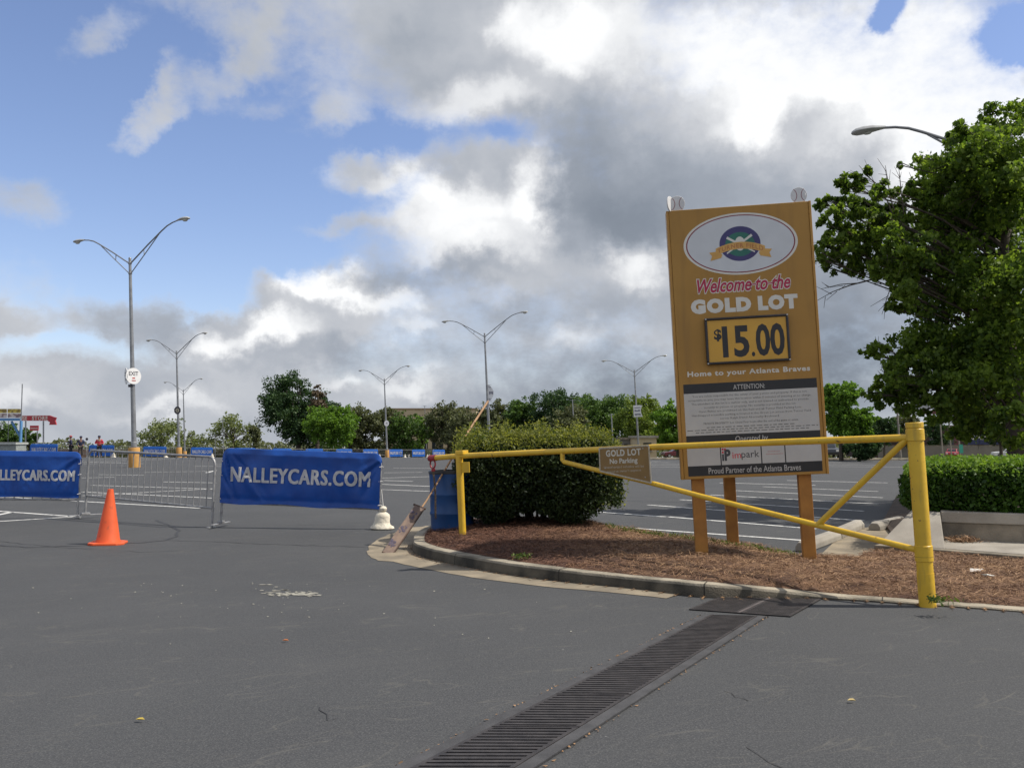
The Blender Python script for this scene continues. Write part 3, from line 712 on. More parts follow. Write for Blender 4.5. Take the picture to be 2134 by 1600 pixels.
def gtext(mb, s, p0, p1, hpx, **k):
    """text running from picture point p0 to p1 (baseline) on the plate"""
    a, b = gp2(*p0), gp2(*p1); up = gp2(p0[0], p0[1] - hpx) - a; up = Vector((0, up.y))
    vs, fs = text_geo(s, **k); xa = min(v[0] for v in vs); xb = max(v[0] for v in vs); ya = min(v[1] for v in vs if True); yb = max(v[1] for v in vs)
    out = []
    for v in vs:
        u = (v[0] - xa) / (xb - xa); w = (v[1] - max(ya, 0) * 0) / yb
        q = a.lerp(b, u) + up * w; out.append((q.x, sgn * (GPY + .0012), q.y))
    mb.add(out, fs)
mb = MB()
def serif_bits(mb, p0, p1, n): pass
gtext(mb, 'GOLD LOT', (1263, 951), (1336, 947), 13, bold=.04, spacing=1.12)
gtext(mb, 'No Parking', (1271, 966), (1329, 963), 10, bold=.03)
mb.build('plate_lettering', mat('plate_white', (0.58, 0.55, 0.47), (0.5, .47, .39), .6), pl, smooth=False)
mb = MB()
gtext(mb, 'Unauthorized vehicles will be', (1259, 976), (1342, 973), 5, res=2); gtext(mb, 'towed at owner\'s expense', (1266, 985), (1336, 981), 5, res=2)
mb.build('small_lettering', SWD, pl, smooth=False)
for px, py in ((1290, 932), (1340, 930), (1262, 980), (1345, 999)):
    q = gp2(px, py + 4 if py < 950 else py - 5); mb = MB(); mb.lathe([(.007, 0), (.007, .004)], 8, Matrix.Translation((q.x, sgn * GPY, q.y)) @ Matrix.Rotation(R(-90) * sgn, 4, 'X')); mb.build('bolt', ALU, pl)
# red latch end
RED = mat('red_paint', (0.32, 0.02, 0.03), (0.2, 0.012, 0.02), 0.5)
mb = MB(); e = tip; d = (tip - gl_(965, 949.5)).normalized()
mb.tube([e - d * .03, e + d * .10], .040, 14)
pts = [e + d * (.045 + .05 * math.cos(w)) + Vector((0, 0, -.075 + .055 * math.sin(w))) for w in np.linspace(0, 2 * math.pi, 15)]
mb.tube(pts, .011, 6); mb.build('latch_ring', RED, gate)
# receiving post
rp = root('receiver_post', frame((gl.x, gl.y, .05), grz), 'slim yellow latch post in front of the round bush', 'post')
RM = frame((gl.x, gl.y, .05), grz)
ztop = onlocal(RM, 961, 940).z
mb = MB(); mb.lathe([(.045, -.1), (.045, ztop - .03), (.045, ztop)], 18); mb.build('post', YEL, rp)
mb = MB(); mb.box((-.05 , 0, ztop - .015), (.14, .10, .05)); mb.build('latch_cradle', YEL, rp, smooth=False, bev=.006)
mb = MB(); mb.box((-.11, 0, ztop - .20), (.14, .012, .13)); mb.build('latch_bracket', YEL, rp, smooth=False, bev=.003)
# chain
CH = mat('rusty_chain', (0.20, 0.15, 0.09), (0.09, 0.06, 0.04), 0.6, 20, metal=.5)
mb = MB(); c0 = GM @ (e + d * .045 + Vector((0, -.0, -.15))); bot = at(909, 1078, c0.y)
n = 30
for i in range(n):
    t = i / (n - 1); p = c0.lerp(bot, t) + Vector((.01 * math.sin(t * 4), 0, 0))
    lk = [(p.x + .011 * math.cos(w) * (1 if i % 2 else 0), p.y + .011 * math.cos(w) * (0 if i % 2 else 1), p.z + .021 * math.sin(w)) for w in np.linspace(0, 2 * math.pi, 9)]
    mb.tube(lk, .0042, 5, cap=False)
tag(mb.build('chain', CH), 'rusty chain hanging from the red gate tip', 'chain')
lk = at(903, 979, c0.y - .02)
pk = root('padlock', (lk.x, lk.y, lk.z), 'small red padlock on the hanging chain', 'padlock')
mb = MB(); mb.box((0, 0, 0), (.05, .025, .04)); mb.build('lock_body', RED, pk, smooth=False, bev=.006)
mb = MB(); mb.tube([(-.016, 0, .02), (-.016, 0, .04), (0, 0, .052), (.016, 0, .04), (.016, 0, .02)], .004, 6); mb.build('shackle', ALU, pk)

# ------------------------------------------------------------------ big parking sign
ORG = mat('gold_paint', (0.39, 0.208, 0.040), (0.34, 0.178, 0.033), 0.6, 2.0, detail=8, bump=.03, bscale=3, chips=[(3, .52, .85, (0.27, 0.145, 0.035), (3, 3, .35)), (70, .70, .74, (0.22, 0.12, 0.04), (1, 1, 1))])
ORGW = mat('gold_wood', (0.42, 0.19, 0.035), (0.30, 0.13, 0.024), 0.65, 5, bump=.15)
BLK = mat('sign_black', (0.018, 0.018, 0.02), (0.014, .014, .016), 0.45)
GRYT = mat('sign_grey_text', (0.16, 0.155, 0.15), (0.13, .13, .12), .7)
fl = at(1410, 1150, 9.20); frp = at(1705, 1150, 9.05)
sb = Vector((0, 0, 0)); pL = G(1463, 1158, .14); pR = G(1687, 1166, .14)
bx = (pL.x + pR.x) / 2; by = (pL.y + pR.y) / 2
srz = math.atan2(pR.y - pL.y, pR.x - pL.x) + R(0.0)
srz = math.atan2(-.10, 1.0)
SM = frame((bx, by, .10), srz)
sign = root('parking_sign', SM, 'tall three-sided gold parking lot sign on wooden posts with price board', 'sign')
def s2(px, py, y=-.05): q = onlocal(SM, px, py, y); return Vector((q.x, q.z))
tL, tR, bR, bL = s2(1393, 436), s2(1686, 423), s2(1721, 988), s2(1427, 998)
x0 = (tL.x + bL.x) / 2; x1 = (tR.x + bR.x) / 2; zb = (bL.y + bR.y) / 2; zt = (tL.y + tR.y) / 2
W = x1 - x0; HH = zt - zb; xc = (x0 + x1) / 2
print('sign W,H', W, HH, zb, 'slopes', tL, tR, bR, bL)
YF = -.05; TH = .045
def fx(f): return x0 + W * f
def fz(v): return zt - HH * v
apex = (xc, YF + TH + W * .82)
def panel(M, name, front):
    p = MB(); p.box((0, TH / 2, HH / 2), (W - .002, TH, HH)); o = p.build(name, ORG, sign, smooth=False, bev=.004)
    l, q, s_ = M.decompose(); o.location = l; o.rotation_euler = q.to_euler(); return o
PF = Matrix.Translation((xc, YF, zb)); front = panel(PF, 'front_panel', True)
def side(ax, ay, bx_, by_):
    ang = math.atan2(by_ - ay, bx_ - ax); return Matrix.Translation(((ax + bx_) / 2, (ay + by_) / 2, zb)) @ Matrix.Rotation(ang, 4, 'Z')
ap = (xc, YF + W * .866)
PS1 = side(x1 - .02, YF + .025 + .03, ap[0] + .04, ap[1] + .03); panel(PS1, 'side_panel', False)
PS2 = side(ap[0] - .04, ap[1] + .03, x0 + .02, YF + .025 + .03); panel(PS2, 'side_panel', False)
TRIM = mat('gold_trim', (0.45, 0.235, 0.045), (0.38, 0.195, 0.036), 0.5, 4)
mb = MB(); mb.box((x1 + .0125, YF + .035, zb + HH / 2), (.024, .09, HH + .004)); mb.build('corner_trim', TRIM, sign, smooth=False, bev=.003)
mb = MB(); mb.box((x0 - .0145, YF + .075, zb + HH / 2), (.028, .13, HH + .004)); mb.build('corner_trim', TRIM, sign, smooth=False, bev=.003)
ft = root_dummy = front
# everything on the front face is laid out in fractions of the face
def mk(name, m, parent=front): return name, m, parent
def F2(f, v): return (-W / 2 + W * f, HH * (1 - v))      # in the panel's own frame
yo = -.0006
def ell(mb, cf, cv, rf, rv, y, n=64, a0=0, a1=2 * math.pi):
    cx, cz = F2(cf, cv); vs = [(cx, y, cz)] + [(cx + rf * W * math.cos(a0 + (a1 - a0) * i / n), y, cz + rv * HH * math.sin(a0 + (a1 - a0) * i / n)) for i in range(n + 1)]
    mb.add(vs, [(0, i + 1, i + 2) for i in range(n)])
def rect(mb, f0, f1, v0, v1, y):
    a, b = F2(f0, v0), F2(f1, v1); mb.add([(a[0], y, b[1]), (b[0], y, b[1]), (b[0], y, a[1]), (a[0], y, a[1])], [(0, 1, 2, 3)])
def stext(mb, s, f0, f1, v0, v1, y, **k):
    a, b = F2(f0, v0), F2(f1, v1); put_text(mb, s, a[0], b[0], b[1], a[1], y, **k)
CRM = mat('cream_white', (0.66, 0.64, 0.58), (0.60, .58, .52), .6); OVAL = mat('oval_white', (0.58, 0.60, 0.62), (0.54, .56, .58), .5)
MAR = mat('maroon', (0.24, 0.04, 0.05), (0.2, .03, .04), .6); NAVY = mat('navy_ink', (0.055, 0.05, 0.16), (0.045, .04, .13), .6)
GRN = mat('green_ink', (0.03, 0.16, 0.12), (0.025, .13, .10), .6); GLD = mat('gold_ink', (0.62, 0.36, 0.10), (0.54, .3, .08), .6)
VIO = mat('crimson_ink', (0.42, 0.02, 0.07), (0.36, .02, .06), .6); ORT = mat('rust_ink', (0.42, 0.16, 0.06), (.36, .13, .05), .6)
mb = MB(); ell(mb, .5, .141, .409, .1155, yo); ob = mb.build('logo_oval', CRM, front, smooth=False)
mb = MB(); ell(mb, .5, .141, .391, .1085, yo * 2); mb.build('oval_ring', MAR, ob, smooth=False).parent = front
mb = MB(); ell(mb, .5, .141, .382, .1045, yo * 3); mb.build('oval_field', OVAL, front, smooth=False)
mb = MB(); ell(mb, .497, .141, .147, .0650, yo * 4); mb.build('emblem_disc', NAVY, front, smooth=False)
mb = MB(); ell(mb, .497, .143, .106, .0450, yo * 5); mb.build('emblem_field', GRN, front, smooth=False)
mb = MB(); ell(mb, .497, .141, .036, .0262, yo * 6, 30)
def fbar(mb, f0, v0, f1, v1, w, y):
    a = Vector(F2(f0, v0)); b = Vector(F2(f1, v1)); n = (b - a).normalized(); n = Vector((-n.y, n.x)) * w * W / 2
    mb.add([(p.x, y, p.y) for p in (a - n, b - n * .5, b + n * .5, a + n)], [(0, 1, 2, 3)])
fbar(mb, .405, .116, .60, .175, .018, yo * 5.5); fbar(mb, .585, .111, .40, .175, .018, yo * 5.5); mb.build('emblem_ball', CRM, front, smooth=False)
mb = MB()                                                 # ribbon
def arc(t): return .497 + .176 * t, .139 + .020 * t * t - .004
top = [arc(t) for t in np.linspace(-1, 1, 21)]
for (fa, va), (fb, vb) in zip(top[:-1], top[1:]):
    a, b, c, d_ = F2(fa, va - .0005), F2(fb, vb - .0005), F2(fb, vb + .0255), F2(fa, va + .0255); mb.add([(p[0], yo * 7, p[1]) for p in (a, b, c, d_)], [(0, 1, 2, 3)])
for s in (-1, 1):
    P4 = [F2(.497 + s * .13, .178), F2(.497 + s * .165, .165), F2(.497 + s * .225, .168), F2(.497 + s * .205, .181), F2(.497 + s * .218, .199), F2(.497 + s * .14, .190)]
    mb.add([(p[0], yo * 6.5, p[1]) for p in P4], [tuple(range(6)) if s < 0 else tuple(range(6))[::-1]])
mb.build('ribbon', GLD, front, smooth=False)
mb = MB(); vs, fs = text_geo('TURNER FIELD', bold=.01, spacing=1.15); xa = min(v[0] for v in vs); xb = max(v[0] for v in vs); yb = max(v[1] for v in vs); out = []
for v in vs:
    t = ((v[0] - xa) / (xb - xa) * 2 - 1) * .93; f, vv = arc(t); q = F2(f, vv + .0205 - .0155 * v[1] / yb); out.append((q[0], yo * 8, q[1]))
mb.add(out, fs); mb.build('ribbon_lettering', ORT, front, smooth=False)
for bold, m_, y, nm in ((.066, CRM, yo, 'greeting_outline'), (.022, VIO, yo * 2, 'greeting')):
    mb = MB(); ref, _ = text_geo('Welcome to the', bold=.0, shear=.32); stext(mb, 'Welcome to the', .175, .835, .267, .316, y, bold=bold, shear=.32, ref=ref)
    for f0, f1 in ((.548, .592), (.678, .722)): rect(mb, f0, f1, .293 - (.002 if bold > .03 else 0), .297 + (.002 if bold > .03 else 0), y)
    mb.build(nm, m_, front, smooth=False)
for a_ in (1,):
    mb = MB(); stext(mb, 'GOLD', .118, .550, .339, .394, yo, bold=.078, spacing=1.2); stext(mb, 'LOT', .598, .880, .339, .394, yo, bold=.078, spacing=1.2); mb.build('title_lettering', CRM, front, smooth=False)
mb = MB(); stext(mb, 'Home to your Atlanta Braves', .065, .935, .605, .630, yo, bold=.032, spacing=1.12); mb.build('slogan_lettering', CRM, front, smooth=False)
for v0, v1 in ((.6515, .6865), (.8415, .882), (.9525, .9895)): mb = MB(); rect(mb, .03, .975, v0, v1, yo); mb.build('black_band', BLK, front, smooth=False)
for v0, v1 in ((.6865, .8415), (.882, .9525)): mb = MB(); rect(mb, .03, .975, v0, v1, yo); mb.build('white_panel', mat('notice_white', (0.50, 0.49, 0.465), (0.46, .45, .43), .6), front, smooth=False)
for f in (.268, .555, .722): mb = MB(); rect(mb, f - .004, f + .004, .882, .9525, yo * 2); mb.build('divider', BLK, front, smooth=False)
BW = mat('band_white', (0.45, .44, .42), (.4, .39, .37), .6)
for s_, f0, f1, v0, v1, kw in (('ATTENTION:', .385, .61, .661, .679, dict(bold=.010, spacing=1.02)), ('Proud Partner of the Atlanta Braves', .175, .825, .961, .983, dict(bold=.008)), ('Operated by', .378, .61, .849, .874, dict(bold=.008, shear=.15))):
    mb = MB(); stext(mb, s_, f0, f1, v0, v1, yo * 2, **kw); mb.build('band_lettering', BW, front, smooth=False)
lines = [('You are solely responsible for the safety of your person and property. If this is not', .09, .90), ('acceptable to you, you may leave this location within 5 minutes of entering at no charge.', .06, .93),
         ('The attendant at this lot is a cashier only, and is not trained or authorized to provide', .08, .91), ('security to person or property. No security is provided at this lot.', .17, .82),
         ('Open flames are prohibited on this field and all Turner Field Parking Lots.', .13, .86), ('Handicapped accessible parking is located in the Green Lot across from Turner Field', .08, .92),
         ('across Ralph David Abernathy Boulevard.', .28, .70), ('PRIVATE PROPERTY: Lot Closes Four hours after the end of the game or event.', .16, .83)]
mb = MB()
for i, (s, a, b) in enumerate(lines):
    v = .694 + i * .0140 + (.003 if i == 7 else 0); stext(mb, s, a, b, v, v + .0100, yo * 2, bold=.012 if i == 7 else .004, res=1)
for i, (a, b) in enumerate(((.18, .80), (.04, .965), (.10, .90))):  # the last lines are too small to read: rows of dashes
    v = .8125 + i * .0088; x = a
    while x < b:
        w = random.uniform(.012, .045); rect(mb, x, min(x + w, b), v, v + .0028, yo * 2); x += w + .010
mb.build('notice_lettering', GRYT, front, smooth=False)
REDI = mat('logo_red', (0.55, 0.03, 0.05), (.5, .03, .05), .6); PNK = mat('faded_pink', (0.50, 0.30, 0.29), (.46, .28, .27), .7); DG = mat('logo_grey', (0.06, .06, .065), (.05, .05, .055), .6)
mb = MB(); rect(mb, .277, .290, .892, .899, yo * 2); rect(mb, .277, .290, .903, .910, yo * 2); rect(mb, .294, .306, .892, .899, yo * 2); stext(mb, 'im', .350, .412, .908, .930, yo * 2, bold=.004); mb.build('operator_mark', REDI, front, smooth=False)
mb = MB(); rect(mb, .277, .290, .913, .938, yo * 2); stext(mb, 'P', .294, .338, .896, .938, yo * 2, bold=.05); ref, _ = text_geo('park'); stext(mb, 'park', .414, .540, .904, .937, yo * 2, bold=.002); mb.build('operator_lettering', DG, front, smooth=False)
mb = MB()
for f0, f1, v in ((.60, .685, .909), (.588, .700, .9185)):
    x = f0
    while x < f1: rect(mb, x, x + .008, v, v + .0035, yo * 2); x += .011
mb.build('partner_mark', PNK, front, smooth=False)
# price board
pb = MB(); a = F2(.206, .413); b = F2(.800, .585)
pb.box(((a[0] + b[0]) / 2, -.02, (a[1] + b[1]) / 2), (b[0] - a[0] - .02, .036, a[1] - b[1] - .02)); pbo = pb.build('price_board', mat('price_yellow', (0.60, 0.33, 0.035), (.55, .30, .03), .35), front, smooth=False)
mb = MB(); w = .026
for (c, d_) in ((((a[0] + b[0]) / 2, -.027, a[1] - w / 2), (b[0] - a[0], .054, w)), (((a[0] + b[0]) / 2, -.027, b[1] + w / 2), (b[0] - a[0], .054, w)),
               ((a[0] + w / 2, -.027, (a[1] + b[1]) / 2), (w, .0535, a[1] - b[1] - 2 * w)), ((b[0] - w / 2, -.027, (a[1] + b[1]) / 2), (w, .0535, a[1] - b[1] - 2 * w))): mb.box(c, d_)
mb.build('price_frame', mat('dark_frame', (0.035, 0.03, 0.032), (.02, .018, .02), .3, metal=.3), front, smooth=False, bev=.009)
mb = MB()
for q in ((a[0] + .012, a[1] - .012), (b[0] - .012, a[1] - .012), (a[0] + .012, b[1] + .012), (b[0] - .012, b[1] + .012)): mb.box((q[0], -.0545, q[1]), (.016, .006, .016))
mb.build('frame_corner', ALU, front, smooth=False, bev=.002)
mb = MB(); yp = -.0395; y0_ = yp
stext(mb, '$', .268, .322, .455, .500, yp, bold=.03); stext(mb, '15', .325, .515, .446, .562, yp, bold=.032, spacing=.98); stext(mb, '.', .528, .552, .545, .562, yp, bold=.03); stext(mb, '00', .562, .765, .444, .563, yp, bold=.028)
mb.build('price_lettering', BLK, front, smooth=False)
# posts and baseball discs
for (px, py, m_) in ((1463, 1158, .0), (1687, 1166, .0)):
    q = onlocal(SM, px, py, YF + TH + .05); mb = MB(); mb.box((q.x, YF + TH + .052, (zb + .3 + -.15) / 2), (.128, .09, zb + .3 + .15)); mb.build('post', ORGW, sign, smooth=False, bev=.005)
q = onlocal(SM, 1526, 1130, ap[1] - .02); mb = MB(); mb.box((q.x, ap[1] - .08, (zb + .3 - .15) / 2), (.128, .09, zb + .3 + .15)); mb.build('post', ORGW, sign, smooth=False, bev=.005)
BALL = mat('ball_white', (0.62, 0.62, 0.62), (.56, .56, .56), .6); STI = mat('stitch_red', (0.28, .06, .07), (.22, .05, .06), .6)
def disc(M, cx):
    r = .083; mb = MB(); mb.lathe([(r - .002, -.006), (r, -.004), (r, .004), (r - .002, .006)], 32, M @ Matrix.Translation((cx, .02, HH + r * .88)) @ Matrix.Rotation(R(90), 4, 'X')); o = mb.build('baseball_disc', BALL, sign)
    for s in (-1, 1):
        mb = MB(); pts = [(cx + s * (r * 1.05 - r * .78 * math.cos(t)), HH + r * .88 + r * .9 * math.sin(t)) for t in np.linspace(-1.05, 1.05, 11)]
        for y in (.0125,):
            for (xa, za), (xb, zb_) in zip(pts[:-1], pts[1:]): mb.add([(xa - .003, y, za), (xa + .003, y, za), (xb + .003, y, zb_), (xb - .003, y, zb_)], [(0, 1, 2, 3)], M)
        mb.build('stitching', STI, o, smooth=False)
disc(PF, -W / 2 + .090); disc(PF, W / 2 - .085)
disc(PS1, -W / 2 + .07); disc(PS1, W / 2 - .08); disc(PS2, W / 2 + .01); disc(PS2, -W / 2 + .08)

# ------------------------------------------------------------------ foreground objects
# barrel
BLU = mat('barrel_blue', (0.004, 0.060, 0.21), (0.003, 0.045, 0.16), 0.45, 4, bump=.08, bscale=8)
bc = at(943, 1112, 12.25)
br_ = root('trash_barrel', frame((bc.x, bc.y, .08), 0, R(-1.5)), 'blue plastic barrel with black bin liner rim beside the round bush', 'barrel')
mb = MB(); pr = [(.265, 0), (.28, .02), (.285, .12), (.287, .27), (.296, .285), (.296, .305), (.287, .32), (.288, .52), (.298, .535), (.298, .555), (.288, .57), (.292, .78), (.296, .84), (.27, .842), (.27, .70)]
mb.lathe(pr, 40); mb.build('drum', BLU, br_)
mb = MB(); mb.lathe([(.300, .815 + 0), (.303, .85), (.296, .862), (.262, .86), (.255, .70)], 40); mb.build('bin_liner', mat('black_liner', (0.012, 0.012, 0.014), None, .35, bump=.4, bscale=30), br_)
# cone
CONE = mat('cone_orange', (0.88, 0.155, 0.045), (0.78, 0.125, 0.038), 0.55, 5, trans=.25, detail=8, bump=.1, chips=[(14, .60, .74, (0.40, 0.10, 0.05), (1, 1, .5)), (60, .68, .74, (0.22, 0.08, 0.05), (1, 1, 1))])
cg = G(225, 1133)
co = root('traffic_cone', frame((cg.x, cg.y, 0), R(12), R(1.2)), 'orange traffic cone standing alone in front of the barricades', 'traffic cone')
mb = MB()
b = [(-.215, -.215), (.215, -.215), (.215, .215), (-.215, .215)]; oc = []
for i in range(4):
    p, q = Vector(b[i]), Vector(b[(i + 1) % 4]); oc += [tuple(p.lerp(q, .17)), tuple(p.lerp(q, .83))]
mb.slab(oc, .0, .028); mb.build('base', CONE, co, smooth=False, bev=.006)
mb = MB(); mb.lathe([(.155, .026), (.150, .045), (.142, .06), (.036, .695), (.034, .705), (.026, .706), (.024, .66)], 40); mb.build('body', CONE, co)

# barricades
GALV = mat('galvanised', (0.36, 0.36, 0.36), (0.24, 0.24, 0.245), 0.5, 14, metal=.45)
def make_barricade(length, name, M, label, group, nbar=19, hb=.34, ht=1.12):
    r = root(name, M, label, 'barricade', group); h = length / 2; rr = .13
    mb = MB(); P = []
    P += [(-h, 0, .03)] + [(-h, 0, z) for z in (hb, ht - rr)]
    P += [(-h + rr - rr * math.cos(w), 0, ht - rr + rr * math.sin(w)) for w in np.linspace(.3, math.pi / 2, 5)]
    P += [(h - rr + rr * math.cos(w), 0, ht - rr + rr * math.sin(w)) for w in np.linspace(math.pi / 2, .3, 5)]
    P += [(h, 0, z) for z in (ht - rr, hb, .03)]
    mb.tube(P, .0195, 8); mb.tube([(-h, 0, hb), (h, 0, hb)], .017, 8); mb.build('frame', GALV, r)
    mb = MB()
    for i in range(nbar):
        x = -h + length * (i + 1) / (nbar + 1); mb.tube([(x, 0, hb), (x, 0, ht)], .0085, 6, cap=False)
    mb.build('bars', GALV, r)
    for s in (-1, 1):
        mb = MB(); mb.box((s * (h - .0), 0, .017), (.05, .62, .012)); mb.box((s * h, 0, .035), (.055, .16, .04)); mb.build('foot', GALV, r, smooth=False, bev=.004)
    for s in (-1, 1):
        mb = MB(); mb.tube([(s * (h + .035), 0, hb + .1), (s * (h + .035), 0, hb + .02)], .007, 6); mb.tube([(s * h, 0, hb + .1), (s * (h + .035), 0, hb + .1)], .007, 6); mb.build('hook', GALV, r)
    return r
BCLOTH = mat('blue_banner', (0.003, 0.072, 0.36), (0.0025, 0.052, 0.28), 0.42, 3, trans=.16, bump=.25, bscale=9)
BWHITE = mat('banner_white', (0.66, 0.66, 0.66), (0.5, .5, .52), .6, 12, trans=.15)
FOLDS = [(-.5, 1.02, -.9, .45, .035, .035), (-.48, 1.08, -.30, .45, .03, .030), (-.42, 1.05, .1, .5, .05, .020), (-.5, .8, -.25, .38, .03, .022), (.5, 1.05, .15, .72, .045, .028), (.49, .98, .25, .5, .04, .016), (-.28, .62, -.1, .36, .025, .014), (.1, .5, .12, .36, .02, .010), (.33, .5, .35, .36, .02, .010), (-.05, .46, -.04, .34, .018, .009)]
def cloth_z(x, z, L, seed, amt):
    n = mnoise.noise(Vector((x * 2.2 + seed, z * 2.5, seed))) * .030 + mnoise.noise(Vector((x * 6 + seed, z * 3, 3))) * .012
    fold = 0
    for (xa, za, xb, zb_, w, am) in FOLDS:                # creases pulled from the corners
        dx, dz = xb - xa, zb_ - za; l_ = math.hypot(dx, dz); t = ((x - xa * L) * dx + (z - za) * dz) / l_; q = ((x - xa * L) * dz - (z - za) * dx) / l_
        e = max(0, min(1, (t + .1) / .25)) * max(0, min(1, (l_ * 1.3 - t) / .4)); w_ = w * (.5 + .9 * max(0, t) / l_)
        fold += am * e * (math.exp(-(q / w_) ** 2) - .6 * math.exp(-((q - 1.7 * w_) / w_) ** 2))
    hem = .012 * math.exp(-((z - .40) / .05) ** 2)
    n += hem
    return (n + fold * .8) * amt
def make_banner(L, M, label, group, seed=0, z0=.29, z1=1.135, amt=1.0, text=True, tx=(-.40, .41), tz=(.62, .83), nx=150, nz=60, res=3):
    r = root('banner', M, label, 'banner', group); mb = MB(); rr = .11
    def yy(x, z): return -.032 - .024 + cloth_z(x, z, L, seed, amt)
    def zmax(x):
        d = L / 2 - abs(x); return z1 - (rr - math.sqrt(max(0, rr * rr - (rr - d) ** 2)) if d < rr else 0)
    for j in range(nz + 1):
        for i in range(nx + 1):
            x = -L / 2 + L * i / nx; zt_ = zmax(x); zl = z0 + .012 * math.sin(x * 5 + seed) * amt; z = zl + (zt_ - zl) * j / nz
            e = min(1, (zt_ - z) / .08); mb.v.append((x, yy(x, z) * e - .022 * (1 - e), z))
    mb.f = [(j * (nx + 1) + i, j * (nx + 1) + i + 1, (j + 1) * (nx + 1) + i + 1, (j + 1) * (nx + 1) + i) for j in range(nz) for i in range(nx)]
    o = len(mb.v)                                         # the cloth laps over the rail and down the back
    for i in range(nx + 1):
        x = -L / 2 + L * i / nx; zt_ = zmax(x)
        mb.v += [(x, 0, zt_ + .006), (x, .026, zt_ - .01), (x, .028 , zt_ - .14)]
    top = nz * (nx + 1)
    for i in range(nx):
        a = o + 3 * i; c = a + 3
        mb.f += [(top + i, top + i + 1, c, a), (a, c, c + 1, a + 1), (a + 1, c + 1, c + 2, a + 2)]
    f = mb.build('fabric', BCLOTH, r)
    for p in f.data.polygons: p.use_smooth = True
    if text:
        mb = MB(); t = []
        vs, fs = text_geo('NALLEYCARS.COM', bold=0, spacing=1.10, res=res)
        xa = min(v[0] for v in vs); xb = max(v[0] for v in vs); ya = min(v[1] for v in vs); yb = max(v[1] for v in vs)
        for v in vs:
            x = L * (tx[0] + (tx[1] - tx[0]) * (v[0] - xa) / (xb - xa)); z = tz[0] + (tz[1] - tz[0]) * (v[1] - ya) / (yb - ya)
            t.append((x, z))
        for c_, sh in enumerate((0, -.010, .010) if res > 1 else (0, -.02)):   # struck three times for weight
            for dz_ in ((0, .011) if res > 1 else (0,)):
                o_ = len(mb.v); mb.v += [(x + sh, yy(x, z) - .014 - .0007 * c_ - (.0003 if dz_ else 0), z + dz_) for x, z in t]; mb.f += [tuple(i + o_ for i in f_) for f_ in fs]
        for s_ in ((-1, 1) if res > 1 else ()):
            for z_ in (z0 + .06, (z0 + z1) / 2, z1 - .2):
                e_ = MB(); e_.tube([(s_ * (L / 2 - .02), -.06, z_), (s_ * (L / 2 + .015), -.03, z_ + .01), (s_ * (L / 2 + .03), .0, z_)], .006, 6); e_.build('tie', BWHITE, r)
        mb.build('lettering', BWHITE, r, smooth=False)
    return r
def seg_frame(a, b, lean):
    a = Vector((a.x, a.y, 0)); b = Vector((b.x, b.y, 0)); c = (a + b) / 2
    return frame((c.x, c.y, gz(c.y)), math.atan2(b.y - a.y, b.x - a.x), lean), (b - a).length
NEAR = 'steel crowd barricades across the lot entrance'
a, b = G(458, 1098), G(790, 1102)
M3, l3 = seg_frame(a, b, R(1.9)); print('barricade lengths', l3)
make_barricade(l3 - .03, 'barricade', M3, 'steel barricade under the bright blue banner beside the white sandbag', NEAR)
make_banner(l3 + .0, M3, 'bright blue banner with white lettering nearest the gate and sandbag', None, 3.0, z0=.335, z1=1.17, amt=1.25, tx=(-.435, .435), tz=(.665, .885))
a, b = G(177, 1080), G(441, 1099); M2, l2 = seg_frame(a, b, R(1.9)); print(l2)
make_barricade(l2, 'barricade', M2, 'bare steel barricade behind the orange cone, between two blue banners', NEAR, 20)
b = G(161, 1080); a = Vector((b.x - 3.0, b.y - 0.25, 0)); M1, l1 = seg_frame(a, b, R(1.0))
make_barricade(l1, 'barricade', M1, 'steel barricade under the dark blue banner cut by the left edge', NEAR)
make_banner(l1 + .04, M1, 'darker blue creased banner cut off by the left edge of the view', None, 11.0, z0=.38, z1=1.155, amt=.8, tx=(-.005, .475), tz=(.66, .835))
# sandbag
SAND = mat('white_sandbag', (0.74, 0.69, 0.58), (0.60, 0.55, 0.45), .8, 6, bump=.8, bscale=16, detail=8, chips=[(11, .58, .76, (0.38, 0.33, 0.25), (1, 1, .6))])
def make_bag(M, label, group, s=1.0, n=28):
    r = root('sandbag', M, label, 'sandbag', group); mb = MB()
    mb.lathe([(.02 * s, .0), (.15 * s, .0), (.178 * s, .02 * s), (.172 * s, .045 * s), (.142 * s, .075 * s), (.122 * s, .12 * s), (.118 * s, .19 * s), (.108 * s, .235 * s), (.07 * s, .268 * s), (.032 * s, .285 * s)], n, sy=.8)
    rb = random.Random(3); mb.v = [(x * (1 + .10 * mnoise.noise(Vector((x * 9, y * 9, z * 7)))) + (.025 * s if x > 0 and z < .06 * s else 0), y, z) for x, y, z in mb.v]
    mb.build('sack', SAND, r)
    mb = MB(); mb.lathe([(.03 * s, .282 * s), (.055 * s, .30 * s), (.060 * s, .335 * s), (.036 * s, .365 * s), (.01 * s, .365 * s)], 14); mb.v = [(x + .03 * z + .01 * mnoise.noise(Vector((x * 40, y * 40, z * 40))), y, z) for x, y, z in mb.v]
    mb.build('knot', SAND, r)
    return r
bg = G(796, 1103); make_bag(frame((bg.x, bg.y, 0), R(10), R(1)), 'white sandbag tied to the near blue banner, beside the leaning board', None, .95)
mb = MB(); p0 = at(799, 1058, bg.y); mb.tube([at(795, 1020, bg.y), p0, at(800, 1063, bg.y - .01)], .006, 5); tag(mb.build('tie_cord', WHITE), 'thin white cord tying the sandbag to the banner', 'cord')

